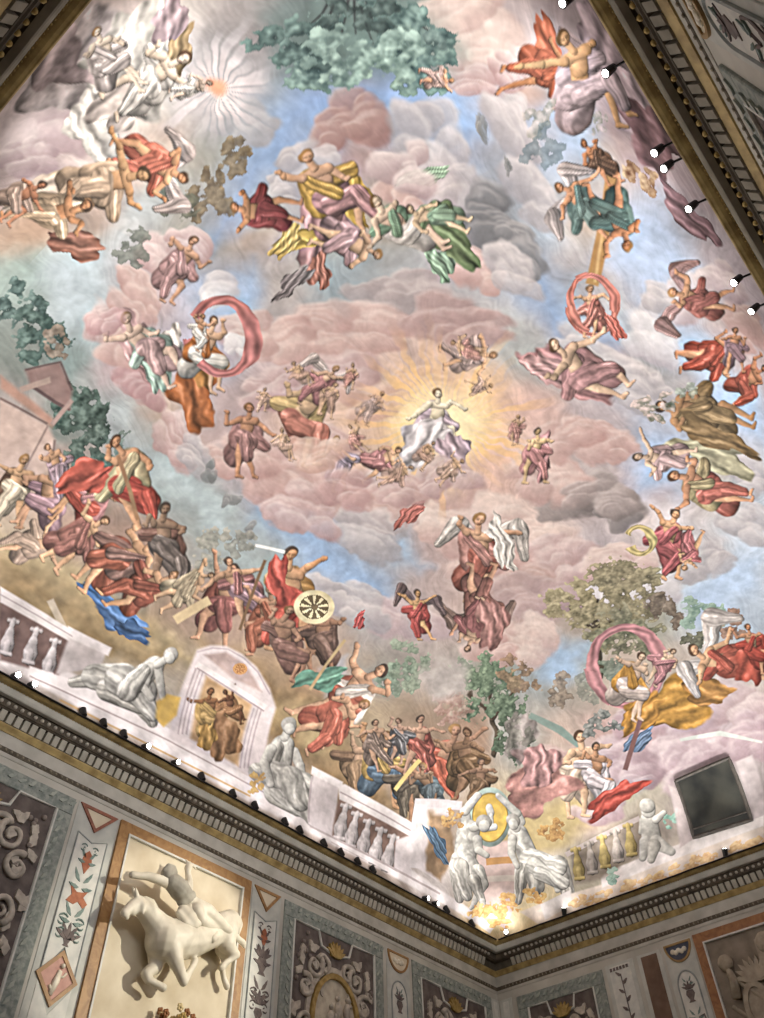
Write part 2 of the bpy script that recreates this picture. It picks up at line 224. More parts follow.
FRESCO = [
['poly',[-5.86,-0.48,-6.99,-2.6,-6.53,-3.41,-5.97,-4.18,-5.28,-4.59,-4.58,-4.25,-5.44,-3.72,-6.07,-3.19,-6.11,-2.32,-5.84,-1.33],{'c':(128,160,212),'soft':0.5,'fold':0,'var':0.1}],
['poly',[-5.96,-4.08,-5.42,-4.62,-4.8,-4.44,-4.98,-3.87,-5.55,-3.81],{'c':(140,172,218),'soft':0.4,'fold':0,'var':0.1}],
['poly',[-5.24,-0.45,-5.27,-0.87,-4.66,-0.4,-4.45,0.36,-4.61,0.62],{'c':(150,175,212),'soft':0.3,'fold':0,'var':0.1}],
['poly',[-2.32,2.28,-1.59,1.99,-0.43,1.98,0.59,1.87,1.09,2.51,0.1,2.84,-1.23,2.65,-1.93,2.75],{'c':(138,166,205),'soft':0.4,'fold':0,'var':0.1}],
['poly',[-0.5,1.28,-0.07,1.1,0.94,1.31,0.97,1.46,0.35,1.63],{'c':(150,180,215),'soft':0.3,'fold':0,'var':0.1}],
['poly',[-2.51,-3.83,-1.56,-3.84,-1.28,-4.38,-1.0,-3.79,-1.47,-3.39,-2.13,-3.44],{'c':(130,156,196),'soft':0.4,'fold':0,'var':0.1}],
['poly',[-3.16,-5.57,-2.93,-6.47,-2.04,-6.51,-1.95,-5.64,-2.37,-5.21],{'c':(170,190,224),'soft':0.4,'fold':0,'var':0.1}],
['poly',[0.49,-3.51,0.83,-4.24,1.78,-3.45,1.53,-2.82],{'c':(155,180,218),'soft':0.4,'fold':0,'var':0.1}],
['poly',[-0.25,-5.15,-0.02,-6.25,0.99,-5.57,0.53,-5.01],{'c':(160,185,222),'soft':0.4,'fold':0,'var':0.1}],
['poly',[-1.27,-4.74,-1.1,-5.76,-0.57,-5.66,-0.55,-4.6],{'c':(165,188,222),'soft':0.4,'fold':0,'var':0.1}],
['poly',[4.05,-2.32,3.38,-4.18,4.51,-3.58,4.95,-2.03],{'c':(165,188,220),'soft':0.4,'fold':0,'var':0.1}],
['poly',[-4.9,-5.86,-4.24,-6.24,-3.73,-5.98,-3.91,-5.36,-4.53,-5.32],{'c':(160,180,212),'soft':0.5,'fold':0,'var':0.1}],
['poly',[-7.46,0.73,-7.08,0.33,-6.23,0.85,-6.11,1.64,-6.85,1.64],{'c':(175,190,200),'soft':0.5,'fold':0,'var':0.1}],
['poly',[-4.42,2.81,-3.22,2.58,-0.43,3.35,-0.71,3.89,-2.49,3.81,-4.06,3.28],{'c':(140,150,150),'soft':0.6,'fold':0,'var':0.1}],
['poly',[-4.3,2.46,-2.67,2.89,-1.48,3.46,-2.61,3.37,-4.12,2.95],{'c':(165,180,186),'soft':0.3,'fold':0,'var':0.1}],
['poly',[3.57,0.85,4.22,-0.03,4.99,0.7,4.48,1.37],{'c':(150,178,212),'soft':0.4,'fold':0,'var':0.1}],
['cloud',-5.863,-3.096,0.378,-0.419,-0.346,-0.304,{'l':(180,140,130),'d':(140,100,98),'n':12,'seed':0,'a':0.9}],
['cloud',-4.911,-3.718,0.723,0.138,0.046,-0.559,{'l':(200,190,192),'d':(140,136,144),'n':12,'seed':1,'a':0.9}],
['cloud',-4.419,-3.111,0.342,-0.477,-0.351,-0.304,{'l':(212,180,172),'d':(172,130,126),'n':12,'seed':2,'a':0.9}],
['cloud',-4.262,-3.619,0.253,-0.401,-0.328,-0.279,{'l':(200,190,192),'d':(140,136,144),'n':12,'seed':3,'a':0.9}],
['cloud',-5.757,-1.72,0.266,-0.244,-0.25,-0.233,{'l':(200,190,192),'d':(140,136,144),'n':12,'seed':4,'a':0.9}],
['cloud',-5.806,-2.411,0.4,-0.176,-0.186,-0.33,{'l':(200,190,192),'d':(140,136,144),'n':12,'seed':5,'a':0.9}],
['cloud',-3.544,-3.935,0.499,-0.25,-0.234,-0.489,{'l':(128,127,132),'d':(70,70,76),'n':12,'seed':6,'a':0.9}],
['cloud',-3.002,-3.951,0.515,-0.135,-0.15,-0.431,{'l':(140,138,142),'d':(92,92,98),'n':12,'seed':7,'a':0.9}],
['cloud',-3.172,-3.219,0.38,-0.272,-0.228,-0.342,{'l':(212,180,172),'d':(172,130,126),'n':12,'seed':8,'a':0.9}],
['cloud',-2.741,-3.554,0.482,-0.112,-0.127,-0.366,{'l':(200,190,192),'d':(140,136,144),'n':12,'seed':9,'a':0.9}],
['cloud',-3.189,-2.044,0.803,-0.716,-0.38,-0.446,{'l':(178,160,160),'d':(140,128,132),'n':12,'seed':10,'a':0.9}],
['cloud',-3.399,-0.958,0.774,-0.58,-0.328,-0.411,{'l':(212,180,172),'d':(172,130,126),'n':12,'seed':11,'a':0.9}],
['cloud',-2.523,-2.242,0.427,-0.641,-0.351,-0.296,{'l':(182,148,145),'d':(150,118,118),'n':12,'seed':12,'a':0.9}],
['cloud',-3.872,-0.193,0.461,-0.466,-0.352,-0.351,{'l':(212,180,172),'d':(172,130,126),'n':12,'seed':13,'a':0.9}],
['cloud',-4.414,0.086,0.326,-0.304,-0.271,-0.281,{'l':(212,180,172),'d':(172,130,126),'n':12,'seed':14,'a':0.9}],
['cloud',-3.182,-0.134,0.53,-0.571,-0.337,-0.332,{'l':(215,190,188),'d':(160,120,120),'n':12,'seed':15,'a':0.9}],
['cloud',-3.445,0.672,0.412,-0.41,-0.308,-0.326,{'l':(215,190,188),'d':(160,120,120),'n':12,'seed':16,'a':0.9}],
['cloud',-1.729,1.109,0.923,-0.391,-0.317,-0.6,{'l':(205,170,165),'d':(165,125,125),'n':12,'seed':17,'a':0.9}],
['cloud',-2.289,1.697,0.792,-0.122,-0.174,-0.557,{'l':(212,180,172),'d':(172,130,126),'n':12,'seed':18,'a':0.9}],
['cloud',-0.858,1.049,0.724,-0.324,-0.262,-0.469,{'l':(212,180,172),'d':(172,130,126),'n':12,'seed':19,'a':0.9}],
['cloud',-0.832,0.382,0.403,-0.49,-0.36,-0.335,{'l':(222,205,204),'d':(150,125,132),'n':12,'seed':20,'a':0.9}],
['cloud',-0.107,-0.195,0.502,-0.415,-0.363,-0.409,{'l':(215,185,175),'d':(170,130,130),'n':12,'seed':21,'a':0.9}],
['cloud',0.221,0.426,0.659,-0.318,-0.304,-0.472,{'l':(228,205,195),'d':(185,150,145),'n':12,'seed':22,'a':0.9}],
['cloud',-0.143,1.518,0.788,-0.161,-0.162,-0.435,{'l':(200,190,192),'d':(140,136,144),'n':12,'seed':23,'a':0.9}],
['cloud',-1.519,2.064,0.736,-0.12,-0.141,-0.463,{'l':(215,190,188),'d':(160,120,120),'n':12,'seed':24,'a':0.9}],
['cloud',-2.878,1.997,0.503,-0.17,-0.178,-0.392,{'l':(212,180,172),'d':(172,130,126),'n':12,'seed':25,'a':0.9}],
['cloud',1.44,-1.873,0.554,-0.583,-0.589,-0.525,{'l':(165,150,148),'d':(112,102,102),'n':12,'seed':26,'a':0.9}],
['cloud',1.702,-2.105,0.226,-0.421,-0.393,-0.261,{'l':(150,140,140),'d':(105,98,100),'n':12,'seed':27,'a':0.9}],
['cloud',0.592,-1.551,0.495,-0.486,-0.472,-0.457,{'l':(212,180,172),'d':(172,130,126),'n':12,'seed':28,'a':0.9}],
['cloud',1.348,-0.671,0.713,-0.626,-0.49,-0.48,{'l':(228,205,195),'d':(185,150,145),'n':12,'seed':29,'a':0.9}],
['cloud',2.225,-0.691,0.481,-0.692,-0.511,-0.36,{'l':(215,190,188),'d':(160,120,120),'n':12,'seed':30,'a':0.9}],
['cloud',-0.784,-3.826,0.736,-0.202,-0.26,-0.553,{'l':(200,190,192),'d':(140,136,144),'n':12,'seed':31,'a':0.9}],
['cloud',-0.301,-4.047,0.568,-0.167,-0.254,-0.494,{'l':(200,190,192),'d':(140,136,144),'n':12,'seed':32,'a':0.9}],
['cloud',-1.145,-3.432,0.365,-0.184,-0.202,-0.341,{'l':(200,190,192),'d':(140,136,144),'n':12,'seed':33,'a':0.9}],
['cloud',-1.228,-4.902,0.557,-0.06,-0.186,-0.513,{'l':(225,220,222),'d':(168,160,170),'n':12,'seed':34,'a':0.9}],
['cloud',0.412,-2.783,0.444,-0.337,-0.314,-0.366,{'l':(212,180,172),'d':(172,130,126),'n':12,'seed':35,'a':0.9}],
['cloud',0.029,-2.269,0.262,-0.474,-0.404,-0.297,{'l':(212,180,172),'d':(172,130,126),'n':12,'seed':36,'a':0.9}],
['cloud',-6.109,1.199,0.287,-0.188,-0.242,-0.279,{'l':(215,190,188),'d':(160,120,120),'n':12,'seed':37,'a':0.9}],
['cloud',-6.055,0.727,0.546,0.254,0.098,-0.327,{'l':(212,180,172),'d':(172,130,126),'n':12,'seed':38,'a':0.9}],
['cloud',-6.186,-0.028,0.541,0.141,0.025,-0.311,{'l':(215,190,188),'d':(160,120,120),'n':12,'seed':39,'a':0.9}],
['cloud',-6.082,-0.415,0.362,-0.03,-0.083,-0.26,{'l':(215,190,188),'d':(160,120,120),'n':12,'seed':40,'a':0.9}],
['cloud',-4.967,1.88,0.51,-0.114,-0.178,-0.406,{'l':(190,150,152),'d':(150,105,110),'n':12,'seed':41,'a':0.9}],
['cloud',-5.629,1.43,0.363,-0.257,-0.267,-0.313,{'l':(212,180,172),'d':(172,130,126),'n':12,'seed':42,'a':0.9}],
['cloud',-3.886,2.373,0.594,0.296,0.081,-0.325,{'l':(215,190,188),'d':(160,120,120),'n':12,'seed':43,'a':0.9}],
['cloud',-3.466,2.4,0.478,0.233,0.072,-0.299,{'l':(200,190,192),'d':(140,136,144),'n':12,'seed':44,'a':0.9}],
['cloud',-5.275,-0.086,0.254,-0.212,-0.216,-0.223,{'l':(225,220,222),'d':(168,160,170),'n':12,'seed':45,'a':0.9}],
['cloud',-4.335,0.379,0.18,-0.166,-0.174,-0.184,{'l':(225,220,222),'d':(168,160,170),'n':12,'seed':46,'a':0.9}],
['cloud',-5.623,-5.355,0.409,-0.799,-0.341,-0.309,{'l':(228,205,195),'d':(185,150,145),'n':12,'seed':47,'a':0.9}],
['cloud',-5.368,-4.846,0.358,-0.3,-0.162,-0.282,{'l':(215,190,188),'d':(160,120,120),'n':12,'seed':48,'a':0.9}],
['cloud',-4.59,-5.003,0.592,0.077,-0.005,-0.425,{'l':(200,190,192),'d':(140,136,144),'n':12,'seed':49,'a':0.9}],
['cloud',-3.629,-4.651,0.629,0.09,-0.026,-0.439,{'l':(200,190,192),'d':(140,136,144),'n':12,'seed':50,'a':0.9}],
['cloud',-6.105,-5.411,0.308,-0.55,-0.232,-0.212,{'l':(228,205,195),'d':(185,150,145),'n':12,'seed':51,'a':0.9}],
['cloud',-5.208,-5.458,0.34,0.12,0.04,-0.289,{'l':(215,190,188),'d':(160,120,120),'n':12,'seed':52,'a':0.9}],
['cloud',-9.265,-0.989,0.847,-0.009,-0.229,-0.363,{'l':(205,185,188),'d':(165,140,145),'n':12,'seed':53,'a':0.9}],
['cloud',-9.274,-0.375,0.556,-0.124,-0.32,-0.272,{'l':(222,205,204),'d':(150,125,132),'n':12,'seed':54,'a':0.9}],
['cloud',-6.956,-2.177,0.354,-0.275,-0.242,-0.215,{'l':(200,190,192),'d':(140,136,144),'n':12,'seed':55,'a':0.9}],
['cloud',-1.587,-5.941,0.26,-0.286,-0.305,-0.476,{'l':(222,205,204),'d':(150,125,132),'n':12,'seed':56,'a':0.9}],
['cloud',-1.089,-6.556,0.214,-0.349,-0.378,-0.554,{'l':(212,180,172),'d':(172,130,126),'n':12,'seed':57,'a':0.9}],
['cloud',-1.814,-6.739,0.27,-0.234,-0.286,-0.551,{'l':(222,205,204),'d':(150,125,132),'n':12,'seed':58,'a':0.9}],
['cloud',-1.654,-5.412,0.3,-0.138,-0.174,-0.354,{'l':(200,190,192),'d':(140,136,144),'n':12,'seed':59,'a':0.9}],
['cloud',1.825,-4.687,0.29,-0.376,-0.396,-0.368,{'l':(200,190,192),'d':(140,136,144),'n':12,'seed':60,'a':0.9}],
['cloud',3.358,-2.71,0.283,-0.682,-0.59,-0.34,{'l':(200,190,192),'d':(140,136,144),'n':12,'seed':61,'a':0.9}],
['cloud',3.63,-1.509,0.425,-0.743,-0.574,-0.347,{'l':(225,220,222),'d':(168,160,170),'n':12,'seed':62,'a':0.9}],
['cloud',2.803,-1.597,0.314,-0.544,-0.462,-0.294,{'l':(228,205,195),'d':(185,150,145),'n':12,'seed':63,'a':0.9}],
['cloud',2.709,-4.077,0.399,-0.424,-0.448,-0.402,{'l':(200,190,192),'d':(140,136,144),'n':12,'seed':64,'a':0.9}],
['cloud',1.389,2.536,0.9,-0.352,-0.256,-0.494,{'l':(200,170,170),'d':(160,140,148),'n':12,'seed':65,'a':0.9}],
['cloud',0.385,2.875,0.762,-0.117,-0.133,-0.465,{'l':(200,190,192),'d':(140,136,144),'n':12,'seed':66,'a':0.9}],
['cloud',2.069,0.328,0.809,-0.22,-0.283,-0.522,{'l':(212,180,172),'d':(172,130,126),'n':12,'seed':67,'a':0.9}],
['cloud',2.861,0.099,0.685,-0.582,-0.469,-0.44,{'l':(190,160,158),'d':(150,125,128),'n':12,'seed':68,'a':0.9}],
['cloud',3.378,1.081,0.887,-0.443,-0.386,-0.513,{'l':(228,205,195),'d':(185,150,145),'n':12,'seed':69,'a':0.9}],
['cloud',3.182,1.705,0.345,-0.391,-0.353,-0.288,{'l':(212,180,172),'d':(172,130,126),'n':12,'seed':70,'a':0.9}],
['cloud',1.242,0.604,0.344,-0.421,-0.357,-0.299,{'l':(212,180,172),'d':(172,130,126),'n':12,'seed':71,'a':0.9}],
['cloud',-1.89,-1.105,0.384,-0.511,-0.365,-0.32,{'l':(214,178,158),'d':(190,145,130),'n':12,'seed':72,'a':0.9}],
['cloud',-2.28,-0.319,0.382,-0.451,-0.327,-0.307,{'l':(212,176,160),'d':(185,142,132),'n':12,'seed':73,'a':0.9}],
['rays',-1.219,-0.893,1.205,-1.622,-1.881,-1.621,{'c':(252,214,140),'e':(236,178,120),'n':54,'r0':0.12,'seed':1,'a':0.85}],
['glow',-7.393,-2.296,0.889,-0.638,-0.878,-0.764,{'c':(140,150,158),'a':0.7}],
['rays',-7.527,-2.254,1.041,-0.718,-1.015,-0.879,{'c':(232,208,206),'e':(206,200,208),'n':24,'r0':0.12,'seed':2,'a':0.8}],
['glow',-1.219,-0.893,0.538,-0.725,-0.764,-0.659,{'c':(255,238,190),'a':0.8}],
['glow',-7.56,-2.282,0.159,-0.109,-0.154,-0.133,{'c':(246,160,125),'a':0.95}],
['cloud',-3.067,2.441,0.12,0.023,-0.007,-0.258,{'l':(140,140,142),'d':(95,98,100),'n':7,'seed':213,'a':0.7}],
['cloud',-2.463,2.699,0.139,0.039,0.018,-0.298,{'l':(140,140,142),'d':(95,98,100),'n':7,'seed':232,'a':0.7}],
['cloud',-4.693,-4.573,0.014,-0.082,-0.229,-0.083,{'l':(140,140,142),'d':(95,98,100),'n':7,'seed':482,'a':0.7}],
['cloud',-4.169,-4.55,0.01,-0.076,-0.183,-0.067,{'l':(140,140,142),'d':(95,98,100),'n':7,'seed':505,'a':0.7}],
['cloud',-1.924,3.028,0.128,0.023,-0.002,-0.235,{'l':(140,140,142),'d':(95,98,100),'n':7,'seed':245,'a':0.7}],
['poly',[-6.97,-2.99,-7.39,-3.43,-7.34,-3.92,-6.65,-4.77,-6.14,-4.97,-5.75,-4.99,-5.61,-4.75,-6.01,-4.21,-6.29,-3.74,-6.48,-3.36],{'c':(104,130,126),'soft':0.4,'fold':0,'var':0.3}],
['poly',[-7.32,-4.05,-7.25,-3.86,-7.26,-3.49,-7.24,-3.49,-7.22,-3.86,-7.28,-4.06],{'c':(62,70,72),'soft':0.02,'fold':0,'var':0.1}],
['poly',[-7.26,-4.11,-7.17,-3.93,-6.98,-3.56,-6.97,-3.56,-7.14,-3.94,-7.22,-4.12],{'c':(62,70,72),'soft':0.02,'fold':0,'var':0.1}],
['poly',[-7.2,-4.16,-7.09,-4.01,-6.92,-3.8,-6.91,-3.81,-7.07,-4.02,-7.16,-4.18],{'c':(62,70,72),'soft':0.02,'fold':0,'var':0.1}],
['poly',[-7.14,-4.22,-7.02,-4.09,-6.77,-3.77,-6.76,-3.77,-6.99,-4.1,-7.11,-4.25],{'c':(62,70,72),'soft':0.02,'fold':0,'var':0.1}],
['poly',[-7.08,-4.28,-6.94,-4.17,-6.72,-4.02,-6.71,-4.03,-6.92,-4.19,-7.06,-4.31],{'c':(62,70,72),'soft':0.02,'fold':0,'var':0.1}],
['poly',[-7.03,-4.34,-6.86,-4.25,-6.46,-4.11,-6.46,-4.12,-6.85,-4.27,-7.0,-4.37],{'c':(62,70,72),'soft':0.02,'fold':0,'var':0.1}],
['poly',[-6.97,-4.4,-6.79,-4.33,-6.52,-4.25,-6.52,-4.26,-6.78,-4.35,-6.95,-4.44],{'c':(62,70,72),'soft':0.02,'fold':0,'var':0.1}],
['poly',[-6.91,-4.46,-6.72,-4.41,-6.27,-4.34,-6.27,-4.36,-6.71,-4.44,-6.9,-4.5],{'c':(62,70,72),'soft':0.02,'fold':0,'var':0.1}],
['poly',[-6.86,-4.52,-6.65,-4.5,-6.23,-4.62,-6.24,-4.63,-6.65,-4.52,-6.85,-4.56],{'c':(62,70,72),'soft':0.02,'fold':0,'var':0.1}],
['poly',[-6.8,-4.59,-6.58,-4.58,-6.09,-4.59,-6.09,-4.6,-6.58,-4.61,-6.8,-4.63],{'c':(62,70,72),'soft':0.02,'fold':0,'var':0.1}],
['poly',[-6.75,-4.65,-6.51,-4.67,-6.06,-4.87,-6.06,-4.89,-6.52,-4.7,-6.75,-4.69],{'c':(62,70,72),'soft':0.02,'fold':0,'var':0.1}],
['tree',-6.667,-4.059,0.968,-1.103,-0.749,-0.639,{'l':(140,172,165),'d':(66,92,92),'seed':1,'a':0.95}],
['tree',-7.134,-3.392,0.49,-0.447,-0.423,-0.356,{'l':(120,150,145),'d':(60,82,82),'seed':2,'a':0.95}],
['tree',-6.022,-4.68,0.28,-0.417,-0.361,-0.316,{'l':(130,160,152),'d':(70,95,95),'seed':3,'a':0.95}],
['tree',-6.753,-4.222,0.514,-0.595,-0.359,-0.305,{'l':(90,110,108),'d':(48,64,64),'seed':9,'a':0.7}],
['tree',-6.74,-3.587,0.471,-0.483,-0.321,-0.274,{'l':(160,190,180),'d':(96,122,118),'seed':91,'a':0.9}],
['tree',-6.204,-4.201,0.472,-0.607,-0.317,-0.274,{'l':(165,196,186),'d':(98,126,120),'seed':92,'a':0.9}],
['tree',-5.957,-4.9,0.144,-0.23,-0.192,-0.169,{'l':(120,146,142),'d':(74,96,96),'seed':93,'a':0.95}],
['tree',-6.585,-1.621,0.316,-0.069,-0.176,-0.406,{'l':(150,132,105),'d':(100,85,65),'seed':4,'a':0.85}],
['tree',-6.437,-1.054,0.274,-0.205,-0.358,-0.345,{'l':(150,130,100),'d':(95,80,62),'seed':5,'a':0.8}],
['tree',-6.717,-0.854,0.3,-0.206,-0.305,-0.297,{'l':(120,120,105),'d':(75,78,70),'seed':6,'a':0.8}],
['tree',-6.624,-1.877,0.143,-0.114,-0.187,-0.171,{'l':(140,125,100),'d':(95,82,66),'seed':61,'a':0.8}],
['tree',-6.795,0.072,0.544,0.077,-0.031,-0.308,{'l':(128,134,125),'d':(86,92,86),'seed':8,'a':0.75}],
['tree',-7.336,1.674,0.479,-0.221,-0.453,-0.536,{'l':(112,138,134),'d':(54,76,74),'seed':7,'a':0.95}],
['tree',-6.855,1.965,0.63,-0.331,-0.504,-0.617,{'l':(104,130,124),'d':(48,70,66),'seed':10,'a':0.95}],
['tree',-6.478,1.976,0.217,-0.125,-0.264,-0.325,{'l':(165,145,130),'d':(115,98,86),'seed':11,'a':0.8}],
['tree',-5.024,3.012,0.516,-0.215,-0.391,-0.702,{'l':(104,124,116),'d':(44,62,56),'seed':12,'a':0.95}],
['tree',-5.565,2.666,0.494,-0.331,-0.403,-0.526,{'l':(100,122,114),'d':(46,64,58),'seed':13,'a':0.95}],
['tree',-4.431,3.569,0.616,0.006,-0.122,-0.588,{'l':(104,120,112),'d':(46,62,56),'seed':14,'a':0.95}],
['tree',-4.541,2.901,0.207,-0.044,-0.136,-0.345,{'l':(128,142,134),'d':(78,94,88),'seed':15,'a':0.8}],
['tree',-1.957,3.748,0.434,-0.383,-0.405,-0.562,{'l':(172,166,152),'d':(118,118,108),'seed':16,'a':0.75}],
['tree',-1.861,3.248,0.273,-0.25,-0.271,-0.352,{'l':(160,158,148),'d':(112,112,104),'seed':17,'a':0.7}],
['tree',3.62,-0.529,0.534,-0.785,-0.978,-0.631,{'l':(178,165,128),'d':(112,105,78),'seed':18,'a':0.95,'tr':1}],
['tree',3.538,-1.351,0.458,-0.772,-0.891,-0.548,{'l':(172,160,125),'d':(105,98,74),'seed':19,'a':0.95}],
['tree',3.139,-0.282,0.346,-0.486,-0.547,-0.372,{'l':(186,172,135),'d':(125,115,85),'seed':20,'a':0.95}],
['tree',4.305,-1.646,0.229,-0.422,-0.497,-0.285,{'l':(140,125,110),'d':(90,78,68),'seed':21,'a':0.95}],
['tree',4.6,-0.597,0.462,-0.71,-0.707,-0.422,{'l':(150,145,118),'d':(90,90,72),'seed':22,'a':0.95}],
['tree',4.682,-2.28,0.214,-0.47,-0.519,-0.28,{'l':(150,175,160),'d':(108,138,125),'seed':23,'a':0.95}],
['tree',5.219,-2.62,0.16,-0.395,-0.48,-0.247,{'l':(165,130,112),'d':(115,88,75),'seed':24,'a':0.95}],
['tree',5.111,-1.731,0.175,-0.336,-0.403,-0.217,{'l':(120,120,100),'d':(75,76,64),'seed':241,'a':0.95}],
['tree',4.075,2.437,0.687,-0.74,-0.818,-0.675,{'l':(128,150,122),'d':(66,86,68),'seed':25,'a':0.95,'tr':1}],
['tree',5.218,2.754,0.459,-0.502,-0.667,-0.513,{'l':(110,130,106),'d':(58,74,58),'seed':26,'a':0.95}],
['tree',3.455,2.348,0.471,-0.502,-0.51,-0.438,{'l':(136,158,128),'d':(76,96,76),'seed':27,'a':0.95}],
['tree',4.101,1.623,0.328,-0.388,-0.451,-0.338,{'l':(170,135,105),'d':(110,88,68),'seed':28,'a':0.8}],
['tree',4.964,1.185,0.312,-0.403,-0.482,-0.32,{'l':(165,145,125),'d':(110,96,84),'seed':29,'a':0.8}],
['tree',5.345,0.674,0.235,-0.327,-0.443,-0.271,{'l':(150,150,138),'d':(105,108,100),'seed':30,'a':0.7}],
['tree',2.205,3.241,0.452,-0.423,-0.436,-0.466,{'l':(150,168,145),'d':(98,118,98),'seed':31,'a':0.8}],
['tree',2.208,3.728,0.376,-0.335,-0.303,-0.35,{'l':(140,158,138),'d':(92,110,94),'seed':32,'a':0.8}],
['tree',3.71,3.179,0.517,-0.505,-0.446,-0.421,{'l':(196,160,150),'d':(150,112,102),'seed':33,'a':0.7}],
['tree',5.186,-0.135,0.269,-0.399,-0.555,-0.326,{'l':(130,142,125),'d':(84,98,86),'seed':34,'a':0.8}],
['poly',[2.52,3.04,2.65,2.64,3.15,2.34,3.6,2.74,3.2,3.49],{'c':(178,168,164),'soft':0.2,'fold':0,'var':0.2}],
['poly',[-6.51,3.24,-5.6,3.29,-5.34,3.47,-5.03,4.0,-5.31,4.45,-5.68,4.44],{'c':(186,160,150),'soft':0.05,'fold':0,'var':0.15}],
['poly',[-6.55,2.58,-6.21,2.2,-5.72,2.53,-5.51,2.86,-5.79,2.86,-6.31,2.78],{'c':(140,112,108),'soft':0.05,'fold':0,'var':0.1}],
['poly',[-6.81,2.83,-5.57,3.15,-5.51,3.3,-6.65,3.04],{'c':(170,130,115),'soft':0.05,'fold':0,'var':0.1}],
['poly',[-6.53,3.23,-5.61,3.29,-5.62,3.25,-6.54,3.19],{'c':(120,96,92),'soft':0.02,'fold':0,'var':0.1}],
['poly',[-5.35,3.48,-5.04,4.01,-5.01,3.99,-5.32,3.47],{'c':(120,100,96),'soft':0.02,'fold':0,'var':0.1}],
['poly',[-5.6,3.3,-5.33,4.45,-5.3,4.45,-5.57,3.3],{'c':(140,118,112),'soft':0.02,'fold':0,'var':0.1}],
['poly',[-6.54,2.59,-6.2,2.21,-5.73,2.55,-5.72,2.52,-6.21,2.18,-6.57,2.56],{'c':(96,76,76),'soft':0.02,'fold':0,'var':0.1}],
['poly',[-6.3,2.81,-5.78,2.89,-5.5,2.89,-5.51,2.84,-5.79,2.83,-6.31,2.75],{'c':(96,76,76),'soft':0.02,'fold':0,'var':0.1}],
['poly',[-6.33,2.97,-6.07,2.59,-6.16,2.51,-6.42,2.89],{'c':(165,140,130),'soft':0.02,'fold':0,'var':0.1}],
['poly',[-5.51,3.26,-5.56,2.7,-5.64,2.68,-5.59,3.24],{'c':(150,128,122),'soft':0.02,'fold':0,'var':0.1}],
['poly',[0.9,4.48,1.12,3.9,1.69,4.48,1.35,5.06],{'c':(160,156,160),'soft':0.1,'fold':0,'var':0.1}],
['poly',[-4.97,5.61,-3.95,5.5,-2.57,5.6,-1.02,5.67,-0.13,5.92,-0.89,5.92,-1.69,6.6,-2.94,6.79,-4.34,6.85],{'c':(158,138,104),'soft':0.3,'fold':0,'var':0.3}],
['poly',[-4.72,6.08,-3.83,6.06,-2.38,6.36,-1.44,6.27,-1.86,6.68,-3.2,6.61,-4.48,6.56],{'c':(138,114,80),'soft':0.3,'fold':0,'var':0.3}],
['poly',[-1.24,5.45,0.49,5.16,1.55,5.05,3.14,5.8,4.83,6.17,2.8,6.93,0.86,6.56,-0.13,5.92],{'c':(146,118,84),'soft':0.3,'fold':0,'var':0.3}],
['poly',[0.23,5.65,1.38,5.62,2.2,6.18,1.46,6.27,0.59,6.07],{'c':(176,150,108),'soft':0.3,'fold':0,'var':0.2}],
['poly',[7.11,5.5,7.21,3.9,7.77,2.06,8.46,1.59,8.93,3.53,8.16,5.43],{'c':(196,172,118),'soft':0.3,'fold':0,'var':0.2}],
['cloth',-2.751,5.919,-0.007,0.272,0.663,0.105,{'c':(88,128,188),'seed':1,'k':7}],
['cloth',-2.287,6.075,0.009,0.192,0.368,-0.003,{'c':(60,92,140),'seed':5,'k':6}],
['cloth',-9.662,-1.546,1.107,-0.01,-0.45,-0.638,{'c':(222,206,206),'seed':3,'k':6}],
['cloth',-8.916,-2.001,0.731,-0.185,-0.591,-0.633,{'c':(240,232,224),'seed':4,'k':8}],
['cloth',-8.534,-1.081,0.232,-0.239,-0.726,-0.364,{'c':(238,228,220),'seed':6,'k':8}],
['cloth',-10.55,-1.692,1.181,0.163,-0.19,-0.373,{'c':(212,188,190),'seed':7,'k':5}],
['cloth',-8.568,-1.462,0.417,0.143,0.195,-0.35,{'c':(226,208,200),'seed':8,'k':7}],
['cloth',-8.917,-2.589,0.287,-0.088,-0.248,-0.258,{'c':(206,178,186),'seed':9,'k':6}],
['cloth',-8.381,-2.378,0.201,-0.057,-0.173,-0.236,{'c':(190,160,120),'seed':10,'k':6}],
['cloth',-8.273,-0.108,0.334,0.194,0.35,-0.372,{'c':(228,200,170),'seed':11,'k':8}],
['cloth',-7.451,0.437,0.148,0.209,0.444,-0.121,{'c':(172,116,98),'seed':12,'k':6}],
['cloth',-8.671,0.116,0.285,0.214,0.375,-0.203,{'c':(222,196,176),'seed':13,'k':9}],
['cloth',-4.415,-7.467,-0.156,-0.834,-0.637,-0.022,{'c':(202,176,186),'seed':14,'k':9}],
['cloth',-3.852,-7.291,-0.162,-0.636,-0.461,0.09,{'c':(160,118,126),'seed':15,'k':6}],
['cloth',-5.085,-7.408,-0.056,-0.573,-0.426,-0.114,{'c':(196,170,180),'seed':16,'k':7}],
['cloth',-2.848,-7.04,-0.107,-0.268,-0.385,0.259,{'c':(168,128,140),'seed':17,'k':6}],
['cloth',-5.115,-8.5,-0.036,-0.249,-0.22,0.129,{'c':(214,196,202),'seed':18,'k':8}],
['cloth',-5.225,-6.338,0.013,-0.224,-0.382,-0.141,{'c':(222,120,88),'seed':18,'k':5}],
['cloth',-4.97,-1.834,0.311,-0.138,-0.309,-0.542,{'c':(196,148,150),'seed':19,'k':8}],
['cloth',-4.993,-2.508,0.093,-0.163,-0.386,-0.248,{'c':(210,168,82),'seed':20,'k':7}],
['cloth',-4.949,-1.626,0.118,0.068,0.215,-0.424,{'c':(216,180,90),'seed':21,'k':6}],
